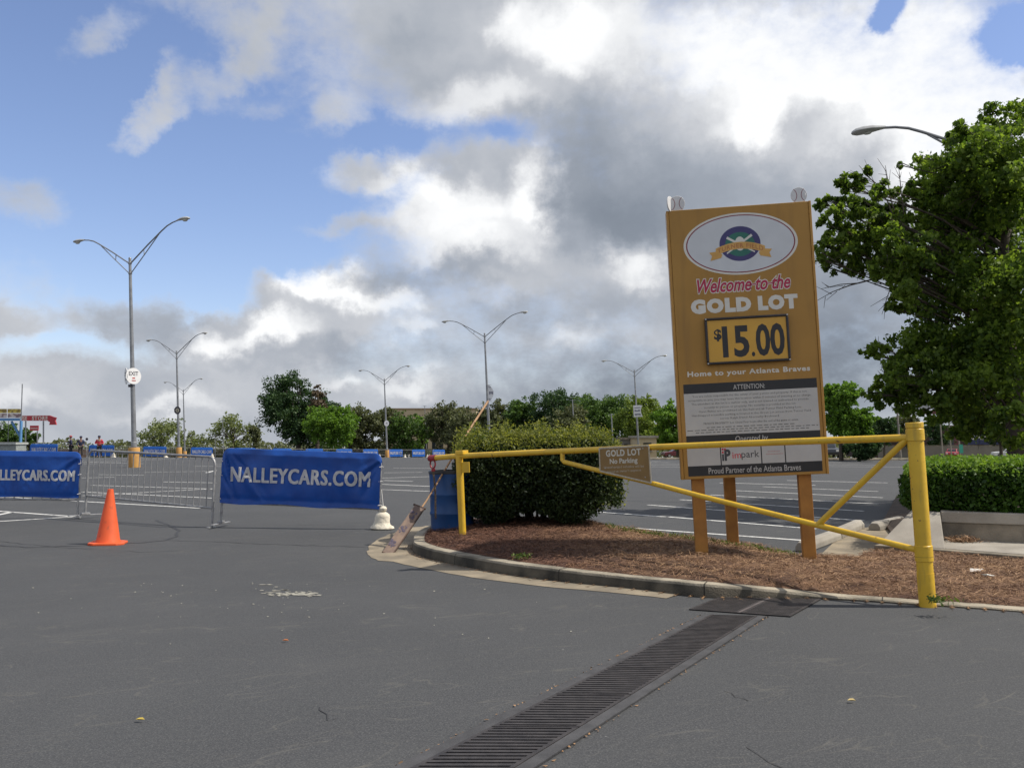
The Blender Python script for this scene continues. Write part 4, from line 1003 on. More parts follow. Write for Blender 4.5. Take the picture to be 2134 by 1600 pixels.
# leaning board on a stick
q0 = G(798, 1152); p1 = at(1017, 836, 13.1)
bd0 = Vector((q0.x, q0.y, .01)); tipv = p1; axis = (tipv - bd0).normalized(); ln = (tipv - bd0).length
zv = axis; xv = Vector((1, .15, 0)); xv = (xv - xv.dot(zv) * zv).normalized(); yv = zv.cross(xv)
LM = Matrix((xv, yv, zv)).transposed().to_4x4(); LM.translation = bd0
ls = root('stake_sign', LM, 'weathered board on a long wooden stick leaning across the barrel into the bush', 'sign')
WOOD = mat('stick_wood', (0.40, 0.24, 0.12), (0.26, 0.15, 0.08), .7, 10); BRD = mat('board_tan', (0.22, 0.155, 0.115), (0.14, 0.10, 0.085), .8, 9, lo=.4, hi=.6)
def ll(px, py): q = onlocal(LM, px, py); return q
mb = MB(); bl_ = .84; mb.box((.055, 0, bl_ / 2), (.125, .018, bl_)); brd = mb.build('board', BRD, ls, smooth=False, bev=.003)
mb = MB(); mb.box((.121, -.001, bl_ / 2), (.014, .024, bl_)); mb.box((.055, -.001, bl_ + .004), (.17, .024, .014)); mb.box((.055, -.001, -.004), (.13, .024, .012)); mb.build('edge_strip', mat('dark_wood', (0.10, .06, .045), (.06, .04, .03), .8), ls, smooth=False)
mb = MB(); INK = mat('faded_navy', (0.055, 0.05, 0.10), (0.11, .085, .10), .8, 60)
for c in (.17, .42, .67):
    for k in range(16):
        x = .045 + random.uniform(-.040, .035); z = c + random.uniform(-.055, .06); w, h = random.uniform(.012, .03), random.uniform(.014, .035)
        mb.box((x, -.0105 - .0002 * k, z), (w, .0012, h))
mb.build('worn_markings', INK, brd, smooth=False)
mb = MB(); mb.tube([(.085, .014, .30), (.080, .010, bl_ + .2), (.02, 0, ln * .72), (.0, 0, ln)], [.011, .0115, .015, .017], 8); mb.build('stick', WOOD, ls)

# ------------------------------------------------------------------ bush and hedge
def shell(n, c, half, rnd=.35, depth=.10, power=None, bumps=5.0, amt=.07, seed=0):
    """points near the surface of a rounded box"""
    out = []; half = np.array(half)
    while sum(len(o) for o in out) < n:
        d = rng.normal(size=(n, 3)); d /= np.linalg.norm(d, axis=1)[:, None]
        e = 4.0; r = (np.abs(d[:, 0] / half[0]) ** e + np.abs(d[:, 1] / half[1]) ** e + np.abs(d[:, 2] / half[2]) ** e) ** (-1 / e)
        w = (r / half.max()) ** 2; keep = rng.random(n) < w; d = d[keep]; r = r[keep]
        p = d * r[:, None]
        nz = np.array([mnoise.noise(Vector((x * bumps + seed, y * bumps, z * bumps))) + .5 * mnoise.noise(Vector((x * bumps * 2.7, y * bumps * 2.7 + seed, z * bumps * 2.7))) for x, y, z in p[:4000]]) if False else None
        out.append(p)
    p = np.concatenate(out)[:n]
    nz = np.fromiter((mnoise.noise(Vector((x * bumps + seed, y * bumps, z * bumps))) + .6 * mnoise.noise(Vector((x * bumps * 2.7, y * bumps * 2.7 + seed, z * bumps * 2.7))) for x, y, z in p), float, n)
    u = np.linalg.norm(p, axis=1)[:, None]; p = p / u * (u + (nz[:, None] * amt) - depth * rng.random((n, 1)) ** 1.5)
    return p + np.array(c)
BUSHL = leafmat('bush_leaf', (0.010, 0.022, 0.009), (0.040, 0.064, 0.018), .25)
BUSHN = leafmat('bush_new_leaf', (0.06, 0.09, 0.02), (0.26, 0.27, 0.06), .4)
HEDGE = leafmat('hedge_leaf', (0.014, 0.042, 0.007), (0.065, 0.145, 0.017), .3); HEDGEN = leafmat('hedge_new_leaf', (0.08, 0.17, 0.02), (0.22, 0.34, 0.045), .35)
BARK = mat('bark', (0.10, 0.08, 0.06), (0.045, 0.036, 0.03), .9, 8, bump=.8, bscale=30)
BX, BY = at(1118, 1000, 12.55).x, 12.55
bu = root('round_bush', (BX, BY, .15), 'big clipped dark green bush with yellow-green top behind the gate bar', 'bush')
def loc(p): return p - np.array([BX, BY, .15])
hz = .58
P = shell(44000, (BX, BY, .79), (1.13, .92, hz), depth=.28, amt=.06, seed=2)
P[:, 2] += .04 * (BX - P[:, 0]) * 0
P = P[(P[:, 2] > .33 + .09 * np.sin(P[:, 0] * 6) + .10 * np.abs((P[:, 0] - BX)) ** 3 * .5)]
quads('foliage', loc(P), .047, BUSHL, bu, aspect=.55)
P = shell(11000, (BX, BY, .82), (.95, .72, .46), depth=.35, amt=.05, seed=5); P = P[P[:, 2] > .42]; quads('inner_foliage', loc(P), .09, BUSHL, bu, aspect=.7)
n = 12500; x = BX + rng.uniform(-1.10, 1.08, n); y = BY + rng.uniform(-.90, .88, n); lump = np.fromiter((mnoise.noise(Vector((a * 5, b * 5, 1))) for a, b in zip(x, y)), float, n)
edge = np.clip((1.14 - np.abs(x - BX)) / .22, 0, 1) * np.clip((.94 - np.abs(y - BY)) / .2, 0, 1)
z = 1.26 + .05 * edge + lump * .07 + rng.random(n) ** 1.5 * .22 * (.35 + np.clip(lump * 1.6 + .3, 0, 1)) - .14 * (1 - edge)
quads('new_growth', loc(np.stack([x, y, z], 1)), .046, BUSHN, bu, aspect=.45)
P = shell(1900, (BX, BY, .79), (1.20, .95, hz + .01), depth=.05, amt=.07, seed=2); P = P[(P[:, 0] > BX + .75) & (P[:, 2] > .45)]; quads('side_growth', loc(P), .05, BUSHN, bu, aspect=.5)
mb = MB()
for i in range(16):
    a = random.uniform(0, 6.28); r = random.uniform(.05, .22); e_ = Vector((math.cos(a) * random.uniform(.4, .95), math.sin(a) * random.uniform(.3, .6), random.uniform(.45, .8)))
    mb.tube([(math.cos(a) * r, math.sin(a) * r, -.02), (math.cos(a) * r * 1.8, math.sin(a) * r * 1.8, .2), tuple(e_)], [.025, .02, .008], 6)
mb.build('stems', BARK, bu)
# clipped hedge on the wall
he = root('clipped_hedge', (7.5, 12.4, .4), 'bright green clipped hedge above the concrete ramp wall', 'hedge')
hd = Vector((ud.x, ud.y, 0)); hang = math.atan2(hd.y, hd.x)
ca, sa = math.cos(hang), math.sin(hang)
hc = Vector((5.23, 11.9, 0)) + hd * 2.6
def hpt(P): x = P[:, 0] * ca - P[:, 1] * sa + hc.x; y = P[:, 0] * sa + P[:, 1] * ca + hc.y; return np.stack([x - 7.5, y - 12.4, P[:, 2] - .4], 1)
P = shell(60000, (0, 0, .70), (2.75, .85, .38), depth=.22, amt=.07, seed=9, bumps=4); P = P[(P[:, 2] > .28) & (P[:, 0] < 2.2)]
quads('foliage', hpt(P), .058, HEDGE, he, aspect=.62)
P = shell(9000, (0, 0, .68), (2.6, .7, .30), depth=.3, seed=1); P = P[P[:, 2] > .3]; quads('inner_foliage', hpt(P), .11, HEDGE, he, aspect=.8)
n = 15000; x = rng.uniform(-2.72, 2.2, n); y = rng.uniform(-.84, .84, n); lump = np.fromiter((mnoise.noise(Vector((a * 4, b * 4, 7))) for a, b in zip(x, y)), float, n)
ed = np.clip((2.78 - np.abs(x)) / .25, 0, 1) * np.clip((.88 - np.abs(y)) / .15, 0, 1)
z = .985 + .05 * ed + lump * .05 + rng.random(n) ** 2 * .10 - .12 * (1 - ed); quads('new_growth', hpt(np.stack([x, y, z], 1)), .044, HEDGEN, he, aspect=.6)
mb = MB()
for i in range(14):
    q = hpt(np.array([[-2.3 + i * .33, random.uniform(-.1, .1), .3]]))[0]; mb.tube([tuple(q), (q[0] + random.uniform(-.1, .1), q[1], q[2] + .5)], [.02, .01], 6)
mb.build('stems', BARK, he)

# ------------------------------------------------------------------ the big tree at right
TD = 17.0
BIGL = leafmat('big_tree_leaf', (0.045, 0.090, 0.014), (0.20, 0.29, 0.045), .5)
tb = at(2122, 930, TD); tr0 = Vector((tb.x + .05, TD, .2))
bt = root('oak_tree', tr0, 'large leafy green tree filling the right edge above the hedge', 'tree')
cl = [(2100, 310, 85), (2118, 245, 60), (2020, 300, 42), (2060, 330, 60), (2090, 370, 80), (2040, 400, 60), (2075, 265, 26), (1995, 345, 50), (1960, 405, 55), (2060, 400, 100), (2120, 480, 110), (2010, 480, 85), (1950, 520, 75), (1900, 520, 55), (1930, 440, 45),
      (2110, 600, 120), (2010, 590, 100), (1940, 620, 75), (1890, 590, 48), (2080, 710, 115), (1980, 700, 85), (1925, 720, 60), (2120, 800, 110), (2030, 800, 85), (1960, 790, 70), (1900, 780, 48),
      (1865, 745, 36), (1830, 728, 26), (1838, 790, 26), (1812, 735, 16), (1850, 822, 34), (1818, 822, 20), (1890, 835, 34), (1935, 850, 42), (1990, 865, 50), (2050, 870, 60), (2110, 880, 60),
      (1790, 375, 30), (1770, 390, 28), (1905, 390, 30), (1800, 430, 34), (1760, 420, 26), (1840, 480, 36), (1780, 560, 24), (1880, 540, 40), (1820, 520, 30), (1765, 500, 34), (1725, 470, 22), (1730, 525, 22), (1830, 400, 26), (1860, 420, 32), (1885, 450, 40), (1745, 440, 22), (1722, 420, 16), (1710, 428, 14), (1770, 460, 32), (1810, 480, 36), (1850, 500, 42), (1740, 500, 24), (1712, 512, 18), (1706, 535, 15),
      (1735, 545, 26), (1770, 525, 30), (1800, 545, 34), (1840, 560, 36), (1870, 620, 26), (1895, 640, 28), (1855, 640, 14), (1915, 330, 9), (1875, 345, 7), (2000, 265, 18), (1980, 290, 16), (1820, 440, 30), (1905, 480, 30), (1790, 500, 30), (1720, 555, 14), (1850, 455, 30)]
allp = []; twigs = MB(); limbs = MB(); cs = []
for (px, py, r) in cl:
    d = TD + random.uniform(-1.6, 1.6) * min(1, r / 60); c = at(px, py, d); rr = r * d / F
    nn = int(330 * (r / 26) ** 1.7); allp.append(clump_pts(nn, c, rr * 1.15, .85, subs=max(10, int(r / 3)), spread=.28)); cs.append((c, rr))
    if r >= 60:
        for k in range(1): allp.append(clump_pts(nn // 2, (c.x + random.uniform(-.3, .6), c.y + random.choice((-1, 1)) * random.uniform(.8, 2.0), c.z + random.uniform(-.2, .2)), rr, .9, subs=12))
for k in range(26):                                       # the half of the crown beyond the frame
    a = random.uniform(0, 6.28); rr = random.uniform(.5, 1.0); c = Vector((tr0.x + .9 + abs(math.cos(a)) * random.uniform(.5, 3.4), TD + math.sin(a) * 2.8, random.uniform(2.2, 8.2)))
    allp.append(clump_pts(420, c, rr, .9, subs=14, spread=.3)); cs.append((c, rr))
P = np.concatenate(allp) - np.array(tr0)
print('big tree leaves', len(P))
quads('crown', P, .085, BIGL, bt, aspect=.72, size_var=.55)
mb = MB(); mb.tube([(0, 0, -.2), (-.05, 0, 1.0), (-.08, .05, 2.2), (-.2, .1, 3.6), (-.1, .1, 5.2), (.1, 0, 6.6)], [.24, .19, .16, .11, .06, .03], 12); mb.build('trunk', BARK, bt)
mb = MB()
for c, rr in cs:
    e_ = c - tr0; z0 = max(1.6, min(6.0, e_.z - (Vector((e_.x, e_.y, 0)).length) * .45)); s = Vector((-.12, .08, z0))
    mid = s.lerp(e_, .5) + Vector((0, 0, .18 + random.uniform(-.1, .15))); L_ = (e_ - s).length
    mb.tube([s, s.lerp(mid, .5) + Vector((0, random.uniform(-.05, .05), .04)), mid, mid.lerp(e_, .6), e_], [.014 + .005 * L_, .012 + .004 * L_, .010 + .0025 * L_, .009, .004], 6, cap=False)
    for k in range(4):
        q = e_ + Vector((random.gauss(0, 1), random.gauss(0, .6), random.gauss(0, 1))).normalized() * rr * 1.15; mb.tube([mid.lerp(e_, .7), e_.lerp(q, .5) + Vector((0, 0, .03)), q], [.008, .006, .003], 5, cap=False)
for (pa, pb_) in (((1790, 590), (1712, 602)), ((1770, 595), (1700, 628)), ((1850, 420), (1790, 345)), ((1855, 410), (1845, 345)), ((1880, 420), (1872, 340)), ((1880, 600), (1815, 590)), ((1860, 590), (1838, 655))):
    a = at(*pa, TD) - tr0; b = at(*pb_, TD) - tr0; mb.tube([at(1900, 560, TD) - tr0, a, a.lerp(b, .5) + Vector((0, 0, .03)), b], [.02, .012, .008, .004], 5, cap=False)
    for k in range(4):
        s = a.lerp(b, random.uniform(.3, .9)); mb.tube([s, s + (b - a) * .3 + Vector((random.gauss(0, .12), 0, random.gauss(0, .12)))], [.006, .003], 4, cap=False)
mb.build('limbs', BARK, bt)

# ------------------------------------------------------------------ far trees
DK = leafmat('leaf_dark', (0.018, 0.046, 0.018), (0.062, 0.115, 0.034), .25); MD = leafmat('leaf_mid', (0.035, 0.075, 0.018), (0.11, 0.19, 0.04), .3)
BR = leafmat('leaf_bright', (0.055, 0.12, 0.014), (0.18, 0.32, 0.04), .35); YG = leafmat('leaf_yellow', (0.07, 0.115, 0.02), (0.22, 0.29, 0.05), .35)
OL = leafmat('leaf_olive', (0.055, 0.066, 0.032), (0.16, 0.18, 0.085), .25); PA = leafmat('leaf_pale', (0.09, 0.12, 0.05), (0.24, 0.28, 0.11), .35); RU = leafmat('leaf_rust', (0.085, 0.06, 0.045), (0.17, 0.13, 0.085), .25)
def far_tree(px, py, hw, d, m, label,  base=948, dens=1.0, sq=1.0, low=.16, name='tree', seedc=None, leaf=None, asym=0.0, trunk=True, lumps=24, fill=1.0, group='trees beyond the far edge of the lot'):
    hw *= 1.22; lumps = int(lumps * 1.2)
    if 700 < px < 1480: hw *= 1.2; lumps = int(lumps * 1.35); low = 0.03; dens *= 1.25
    g = gz(d) if d > 68 else 0.0; top = at(px, py, d).z; x = at(px, 900, d).x; hwm = hw * d / F; hh = top - g
    r = root(name, (x, d, g), label, 'tree' if trunk else 'shrub', group)
    cs = []; A = []; zc = hh * (low + (1 - low) / 2); vz = hh * (1 - low) / 2
    for i in range(lumps):
        v = rng.normal(size=3); v /= np.linalg.norm(v); k = .82 * rng.random() ** .4
        wprof = 1.0 - .35 * max(0, v[2]) - .15 * max(0, -v[2])
        c = np.array([v[0] * hwm * k * wprof + asym * hwm * (-v[2]), v[1] * hwm * .8 * k, zc + v[2] * vz * k * 1.06]); rr = hwm * rng.uniform(.26, .42)
        rr = min(rr, vz * .6); c[2] = min(c[2], hh - rr * .9); c[2] = max(c[2], hh * low + rr * .4); cs.append((c, rr)); A.append(clump_pts(int(340 * dens), c, rr, .85 * sq, subs=14, spread=.33))
    P = np.concatenate(A); quads('crown', P, leaf or max(.26, .0021 * d), m, r, aspect=.8)
    if trunk:
        mb = MB(); w = max(.12, hh * .022); mb.tube([(0, 0, -.3), (0, 0, hh * .3), (w, 0, hh * .6), (0, 0, hh * .85)], [w * 1.3, w, w * .6, w * .2], 8); mb.build('trunk', BARK, r)
        mb = MB()
        for c, rr in cs:
            s = Vector((0, 0, hh * random.uniform(.18, .45))); mb.tube([s, s.lerp(Vector(c), .5) + Vector((0, 0, hh * .02)), Vector(c)], [w * .4, w * .28, w * .12], 5, cap=False)
        mb.build('limbs', BARK, r)
    return r
T_ = far_tree
T_(622, 762, 70, 190, DK, 'tallest dark green tree left of centre behind the blue barriers', lumps=60, dens=1.3, low=.05, asym=.25)
T_(690, 828, 52, 178, BR, 'bright green round tree against the tallest dark one', lumps=34, dens=1.2, low=.10)
T_(662, 800, 24, 186, RU, 'reddish bare-twigged tree between the dark and the bright green crown', lumps=16, dens=.35, low=.35)
T_(335, 866, 52, 200, PA, 'pale spring-green sparse tree beside the thinner lamp posts', lumps=22, dens=.30, low=.12)
T_(398, 893, 34, 205, PA, 'small pale sparse tree just right of the spring-green one', lumps=12, dens=.28, low=.1)
T_(486, 856, 50, 205, PA, 'sparse pale tree left of the tallest dark tree', lumps=22, dens=.30, low=.18)
T_(532, 880, 26, 200, OL, 'small thin tree touching the tallest dark tree', lumps=10, dens=.4, low=.1)
T_(752, 838, 42, 205, OL, 'olive-brown tree directly right of the bright green round tree', lumps=22, dens=.8, low=.06)
T_(808, 846, 34, 215, OL, 'olive tree behind the lamp post with small round sign', lumps=16, dens=.6, low=.06)
T_(852, 852, 42, 205, MD, 'grey-green tree in front of the cream building', lumps=18, dens=.55, low=.16)
T_(880, 848, 26, 212, BR, 'slim lighter green tree before the cream building', lumps=12, dens=.4, low=.25)
T_(935, 832, 42, 200, OL, 'tall ragged olive tree right of the cream building', lumps=22, dens=.7, low=.1)
T_(985, 845, 42, 190, OL, 'olive tree above the stake leaning in the bush', lumps=20, dens=.9, low=.1)
T_(1035, 830, 40, 180, OL, 'olive-brown tree right of the lamp post with white banner', lumps=20, dens=.9, low=.1)
T_(1085, 822, 40, 175, MD, 'mid green round tree between the olive and the dark tree', lumps=22, dens=1.0, low=.1)
T_(1168, 803, 56, 170, DK, 'dark green dome-shaped tree right of centre, highest of its row', lumps=32, dens=1.3, low=.1)
T_(1182, 842, 46, 130, OL, 'khaki tree in front of the dark dome-shaped tree', lumps=20, dens=.9, low=.1)
T_(1258, 815, 62, 150, MD, 'broad mid green tree left of the lamp with checkered banner', lumps=32, dens=1.2, low=.12)
T_(1345, 818, 50, 140, YG, 'yellow-green tree behind the lamp with checkered banner', lumps=28, dens=1.1, low=.12)
T_(1412, 822, 42, 100, BR, 'bright green tree at the left edge of the big gold sign', lumps=24, dens=1.1, low=.14)
T_(1470, 840, 50, 110, MD, 'green tree mostly hidden behind the big gold sign', lumps=16, dens=.8)
T_(1752, 783, 48, 57, BR, 'bright green tree right of the gold sign at the kerb', lumps=34, dens=1.5, low=.26, leaf=.16)
T_(1795, 850, 30, 58, BR, 'low bright green side crown beside the kerb tree', lumps=16, dens=1.0, low=.35, leaf=.16)
T_(1795, 900, 40, 56, DK, 'dark rounded shrub under the bright green kerb tree', lumps=22, dens=1.0, low=.0, leaf=.14, trunk=False, name='shrub')
T_(1842, 858, 34, 150, DK, 'dark tree beyond the lot right of the bright green one', lumps=18, dens=.9)
T_(1895, 848, 34, 165, OL, 'khaki tree just left of the yellow post top', lumps=18, dens=.8)
T_(1950, 868, 26, 170, DK, 'small dark tree right of the yellow post top', lumps=14, dens=.8, low=.1)
T_(2085, 838, 66, 75, DK, 'dark tree behind the large leafy tree at the right edge', lumps=24, dens=1.0, low=.30)
T_(18, 874, 36, 150, MD, 'green tree behind the blue steel frame at far left', lumps=18, dens=.9, low=.08)
T_(62, 886, 20, 152, MD, 'smaller tree under the red store sign', lumps=12, dens=.8, low=.08)
# a distant wood closing the horizon, and low scrub along the far fence
n = 26000; pxs = rng.uniform(-500, 2700, n); d = 330 + rng.uniform(-25, 25, n)
x = (pxs - CX) / F * d; hgt = 4.5 + 5.5 * np.fromiter((abs(mnoise.noise(Vector((a / 95, 3.1, 0)))) + .4 * abs(mnoise.noise(Vector((a / 22, 9.1, 0)))) for a in pxs), float, n)
z = gz(330) + rng.random(n) * hgt
tag(quads('far_woods', np.stack([x, d, z], 1), 1.1, OL, aspect=.9), 'far-off wood low on the horizon', 'woods', kind='stuff')
n = 7000; pxs = rng.uniform(190, 960, n); d = 207 + rng.uniform(-2, 2, n); x = (pxs - CX) / F * d; z = gz(207) + rng.random(n) * (1.6 + 1.8 * np.fromiter((abs(mnoise.noise(Vector((a / 30, 5, 0)))) for a in pxs), float, n))
tag(quads('scrub', np.stack([x, d, z], 1), .42, OL, aspect=.8), 'low scrub growing along the far fence', 'scrub', kind='stuff')

# ------------------------------------------------------------------ lamp posts
LMP = mat('lamp_metal', (0.30, 0.31, 0.32), (0.22, 0.225, 0.235), 0.45, 3, metal=.5); HEADM = mat('lamp_head_metal', (0.52, 0.52, 0.50), (0.42, .42, .41), .35, metal=.3)
LENS = mat('lamp_lens', (0.55, 0.55, 0.50), (0.45, .45, .42), .15); PYEL = mat('base_orange', (0.50, 0.27, 0.07), (0.40, 0.21, 0.06), .8, 3)
ARM_AZ = R(-27.5)
def lamp(px, pyj, d=None, hj=9.9, label='', base=True, arm=1.0, thick=1.0, bh=.95, hk=1.0):
    if d is None:
        d = 60.0
        for _ in range(30): d = (hj - H + gz(d)) * F / (915 - pyj)
    x = at(px, pyj, d).x; g = gz(d); x += math.tan(2.7 * math.pi / 180) * hj   # foot of the leaning post
    M = frame((x, d, g)); r = root('lamp_post', M, label, 'lamp post', 'twin-arm lamp posts of the parking lot')
    mb = MB(); mb.tube([(0, 0, .0), (0, 0, hj * .5), (0, 0, hj + .22)], [.125 * thick, .10 * thick, .065 * thick], 14); mb.build('pole', LMP, r)
    mb = MB()
    for z in (hj, hj - .5): mb.lathe([(.085, z - .05), (.09, z - .04), (.09, z + .04), (.085, z + .05)], 12)
    mb.lathe([(.06, hj + .20), (.075, hj + .22), (.06, hj + .27), (.01, hj + .29)], 12); mb.build('collar', LMP, r)
    if base:
        mb = MB(); mb.lathe([(.27, -.1), (.27, bh - .03), (.25, bh)], 20); mb.build('concrete_base', PYEL, r)
        mb = MB(); mb.box((0, 0, bh + .02), (.34, .34, .04)); mb.lathe([(.14, bh), (.14, bh + .25), (.12, bh + .27)], 12); mb.build('base_plate', LMP, r, smooth=False)
    for s in (1, -1):
        A = Matrix.Rotation(ARM_AZ + (0 if s > 0 else math.pi), 4, 'Z') @ Matrix.Diagonal((arm * 1.25, arm, arm, 1))
        T = Matrix.Translation((0, 0, hj)) @ A
        mb = MB(); mb.tube([T @ Vector(p) for p in ((.05, 0, 0), (1.0, 0, .72), (1.75, 0, 1.25), (2.05, 0, 1.44), (2.35, 0, 1.55), (2.62, 0, 1.60))], [.034, .034, .034, .032, .03, .03], 8)
        mb.tube([T @ Vector(p) for p in ((.05, 0, -.5), (.8, 0, .27), (1.62, 0, 1.13))], .024, 7); mb.tube([T @ Vector(p) for p in ((.78, 0, .56), (.80, 0, .27))], .02, 6); ar = mb.build('arm', LMP, r)
        mb = MB(); L_ = .66                                # cobra head: flattened, swelling toward the tip
        prof = [(0, .035, .035, 0), (.10, .06, .05, .01), (.25, .115, .075, .02), (.42, .15, .085, .015), (.56, .14, .075, .005), (.64, .08, .04, 0), (.66, .02, .01, 0)]
        for (u, w, h, dz) in prof:
            for j in range(12):
                t = 2 * math.pi * j / 12; mb.v.append(tuple(T @ Vector((2.58 + u * (hk ** .5), math.cos(t) * w * hk, 1.60 + dz + math.sin(t) * h * hk * (1.0 if math.sin(t) > 0 else .7)))))
        mb.f = [(i * 12 + j, i * 12 + (j + 1) % 12, (i + 1) * 12 + (j + 1) % 12, (i + 1) * 12 + j) for i in range(6) for j in range(12)]
        mb.build('lamp_head', HEADM, ar)
        mb = MB(); mb.lathe([(.105, 0), (.10, -.04), (.06, -.085), (.01, -.10)], 14, T @ Matrix.Translation((3.02, 0, 1.57)), sx=1.2); mb.build('lens', LENS, ar)
    return r, M, d
LB = 'lamp posts'
p1_, M1_, d1 = lamp(271, 545, label='nearest twin-arm lamp post at left with two oval signs and orange base', bh=.95, thick=1.0)
p2_, M2_, d2 = lamp(368, 736, label='twin-arm lamp post with a dark octagonal sign, second from left')
p3_, M3_, d3 = lamp(382, 815, label='farthest small lamp post, just right of the one with the dark octagonal sign')
p4_, M4_, d4 = lamp(801, 793, label='lamp post with a small round white sign before the olive trees')
p5_, M5_, d5 = lamp(1010, 700, label='lamp post with a curled white banner above the round bush')
p6_, M6_, d6 = lamp(1322, 775, label='lamp post with a white and dark checkered banner left of the gold sign')
p7_, M7_, d7 = lamp(2092, 335, d=19.0, hj=7.3, arm=.70, thick=1.2, hk=1.6, label='lamp arm reaching out of the big tree at upper right')
print('lamp distances', d1, d2, d3, d4, d5, d6)
OVW = mat('oval_sign_white', (0.74, 0.74, 0.74), (.68, .68, .68), .5); DKI = mat('sign_dark_ink', (0.06, 0.055, 0.07), (.04, .04, .05), .6); REDS = mat('sign_red_ink', (.40, .06, .05), (.3, .05, .04), .6)
def mount(r, M, px, py, w, h, m, d, name='plate', rz=0.0, poly=None, off=.16, n=28):
    q = M.inverted() @ at(px, py, d); T = Matrix.Translation((q.x, -off, q.z)) @ Matrix.Rotation(rz, 4, 'Z')
    mb = MB(); pts = poly or [(math.cos(2 * math.pi * i / n) * w / 2, math.sin(2 * math.pi * i / n) * h / 2) for i in range(n)]
    mb.prism(pts, -.012, .012, T); o = mb.build(name, m, r, smooth=False); return o, T
# two oval signs set at an angle on the first post
k = d1 / F
ov, T = mount(p1_, M1_, 281, 784, 36 * k, 34 * k, OVW, d1, 'oval_sign', rz=R(58))
mb = MB(); put_text(mb, 'EXIT', -.26, .26, .02, .22, -.014, bold=.02, M=T); mb.build('sign_lettering', DKI, ov, smooth=False)
mb = MB(); mb.box((0, -.014, -.10), (.16, .002, .06), T); mb.box((0, -.014, -.22), (.22, .002, .05), T); mb.build('sign_mark', REDS, ov, smooth=False)
ov2, T2 = mount(p1_, M1_, 265, 784, 36 * k, 34 * k, OVW, d1, 'oval_sign', rz=R(-58), off=.12)
mb = MB(); put_text(mb, 'EXIT', -.26, .26, .0, .2, -.014, bold=.02, M=T2); mb.box((0, -.014, -.16), (.26, .002, .09), T2); mb.build('sign_lettering', DKI, ov2, smooth=False)
mb = MB(); q = M1_.inverted() @ at(274, 804, d1); mb.box((q.x + .0, -.05, q.z), (.2, .2, .12)); mb.build('sign_bracket', DKI, p1_, smooth=False)
k = d2 / F; oc_ = [(7.2 * k * math.cos(R(22.5 + 45 * i)), 8.5 * k * math.sin(R(22.5 + 45 * i))) for i in range(8)]
o, T = mount(p2_, M2_, 371, 855, 0, 0, DKI, d2, 'octagonal_sign', poly=oc_)
mb = MB(); mb.prism([(x * .52, z * .52) for x, z in oc_], -.018, -.0125, T); o2 = mb.build('sign_center', mat('sign_cream', (.5, .46, .33), (.4, .36, .26), .6), o, smooth=False)
mb = MB(); put_text(mb, '5', -.07, .07, -.11, .11, -.020, bold=.03, M=T); mb.build('sign_number', DKI, o, smooth=False)
k = d4 / F; o, T = mount(p4_, M4_, 806, 882, 10 * k, 12 * k, OVW, d4, 'round_sign', rz=R(10))
mb = MB(); put_text(mb, '4', -.13, .13, -.18, .2, -.014, bold=.03, M=T); mb.build('sign_number', mat('sign_grey', (.3, .3, .32), None, .6), o, smooth=False)
def flag(r, M, px, py, w, h, d, curl, rows, label):
    q = M.inverted() @ at(px, py, d); mb = MB(); nx, nz = 8, 24; dark = MB()
    for j in range(nz + 1):
        for i in range(nx + 1):
            u = i / nx; v = j / nz - .5; mb.v.append((q.x + w * u + curl * w * (math.cos(v * 2.4) - 1) * u, -.10 - .25 * math.sin(u * 1.6) * w, q.z + v * h))
    fs = [(j * (nx + 1) + i, j * (nx + 1) + i + 1, (j + 1) * (nx + 1) + i + 1, (j + 1) * (nx + 1) + i) for j in range(nz) for i in range(nx)]
    mb.f = fs; o = mb.build('banner', OVW, r)
    dm = MB(); dm.v = [(x, y - .012, z) for x, y, z in mb.v]
    for j in range(nz):
        for i in range(nx):
            if (j in rows) and i not in (0, nx - 1) and (i not in (3, 4) or j % 7 > 3): dm.f.append(fs[j * nx + i])
    dm.build('banner_print', mat('banner_print', (.20, .20, .25), (.3, .3, .34), .7), o, smooth=False)
    for s in (-.5, .5):
        b = MB(); b.tube([(q.x - .05, -.08, q.z + s * h), (q.x + w * (.9 - .2 * curl), -.10, q.z + s * h)], .015, 6); b.build('banner_rod', LMP, r)
k = d5 / F; flag(p5_, M5_, 1017.5, 819, 11.5 * k, 34 * k, d5, 1.2, (1, 2, 3, 10, 11, 12, 13, 20), '')
k = d6 / F; flag(p6_, M6_, 1320, 857, 15 * k, 24 * k, d6, -.35, (3, 4, 5, 6, 11, 12, 13, 14, 18, 19), '')

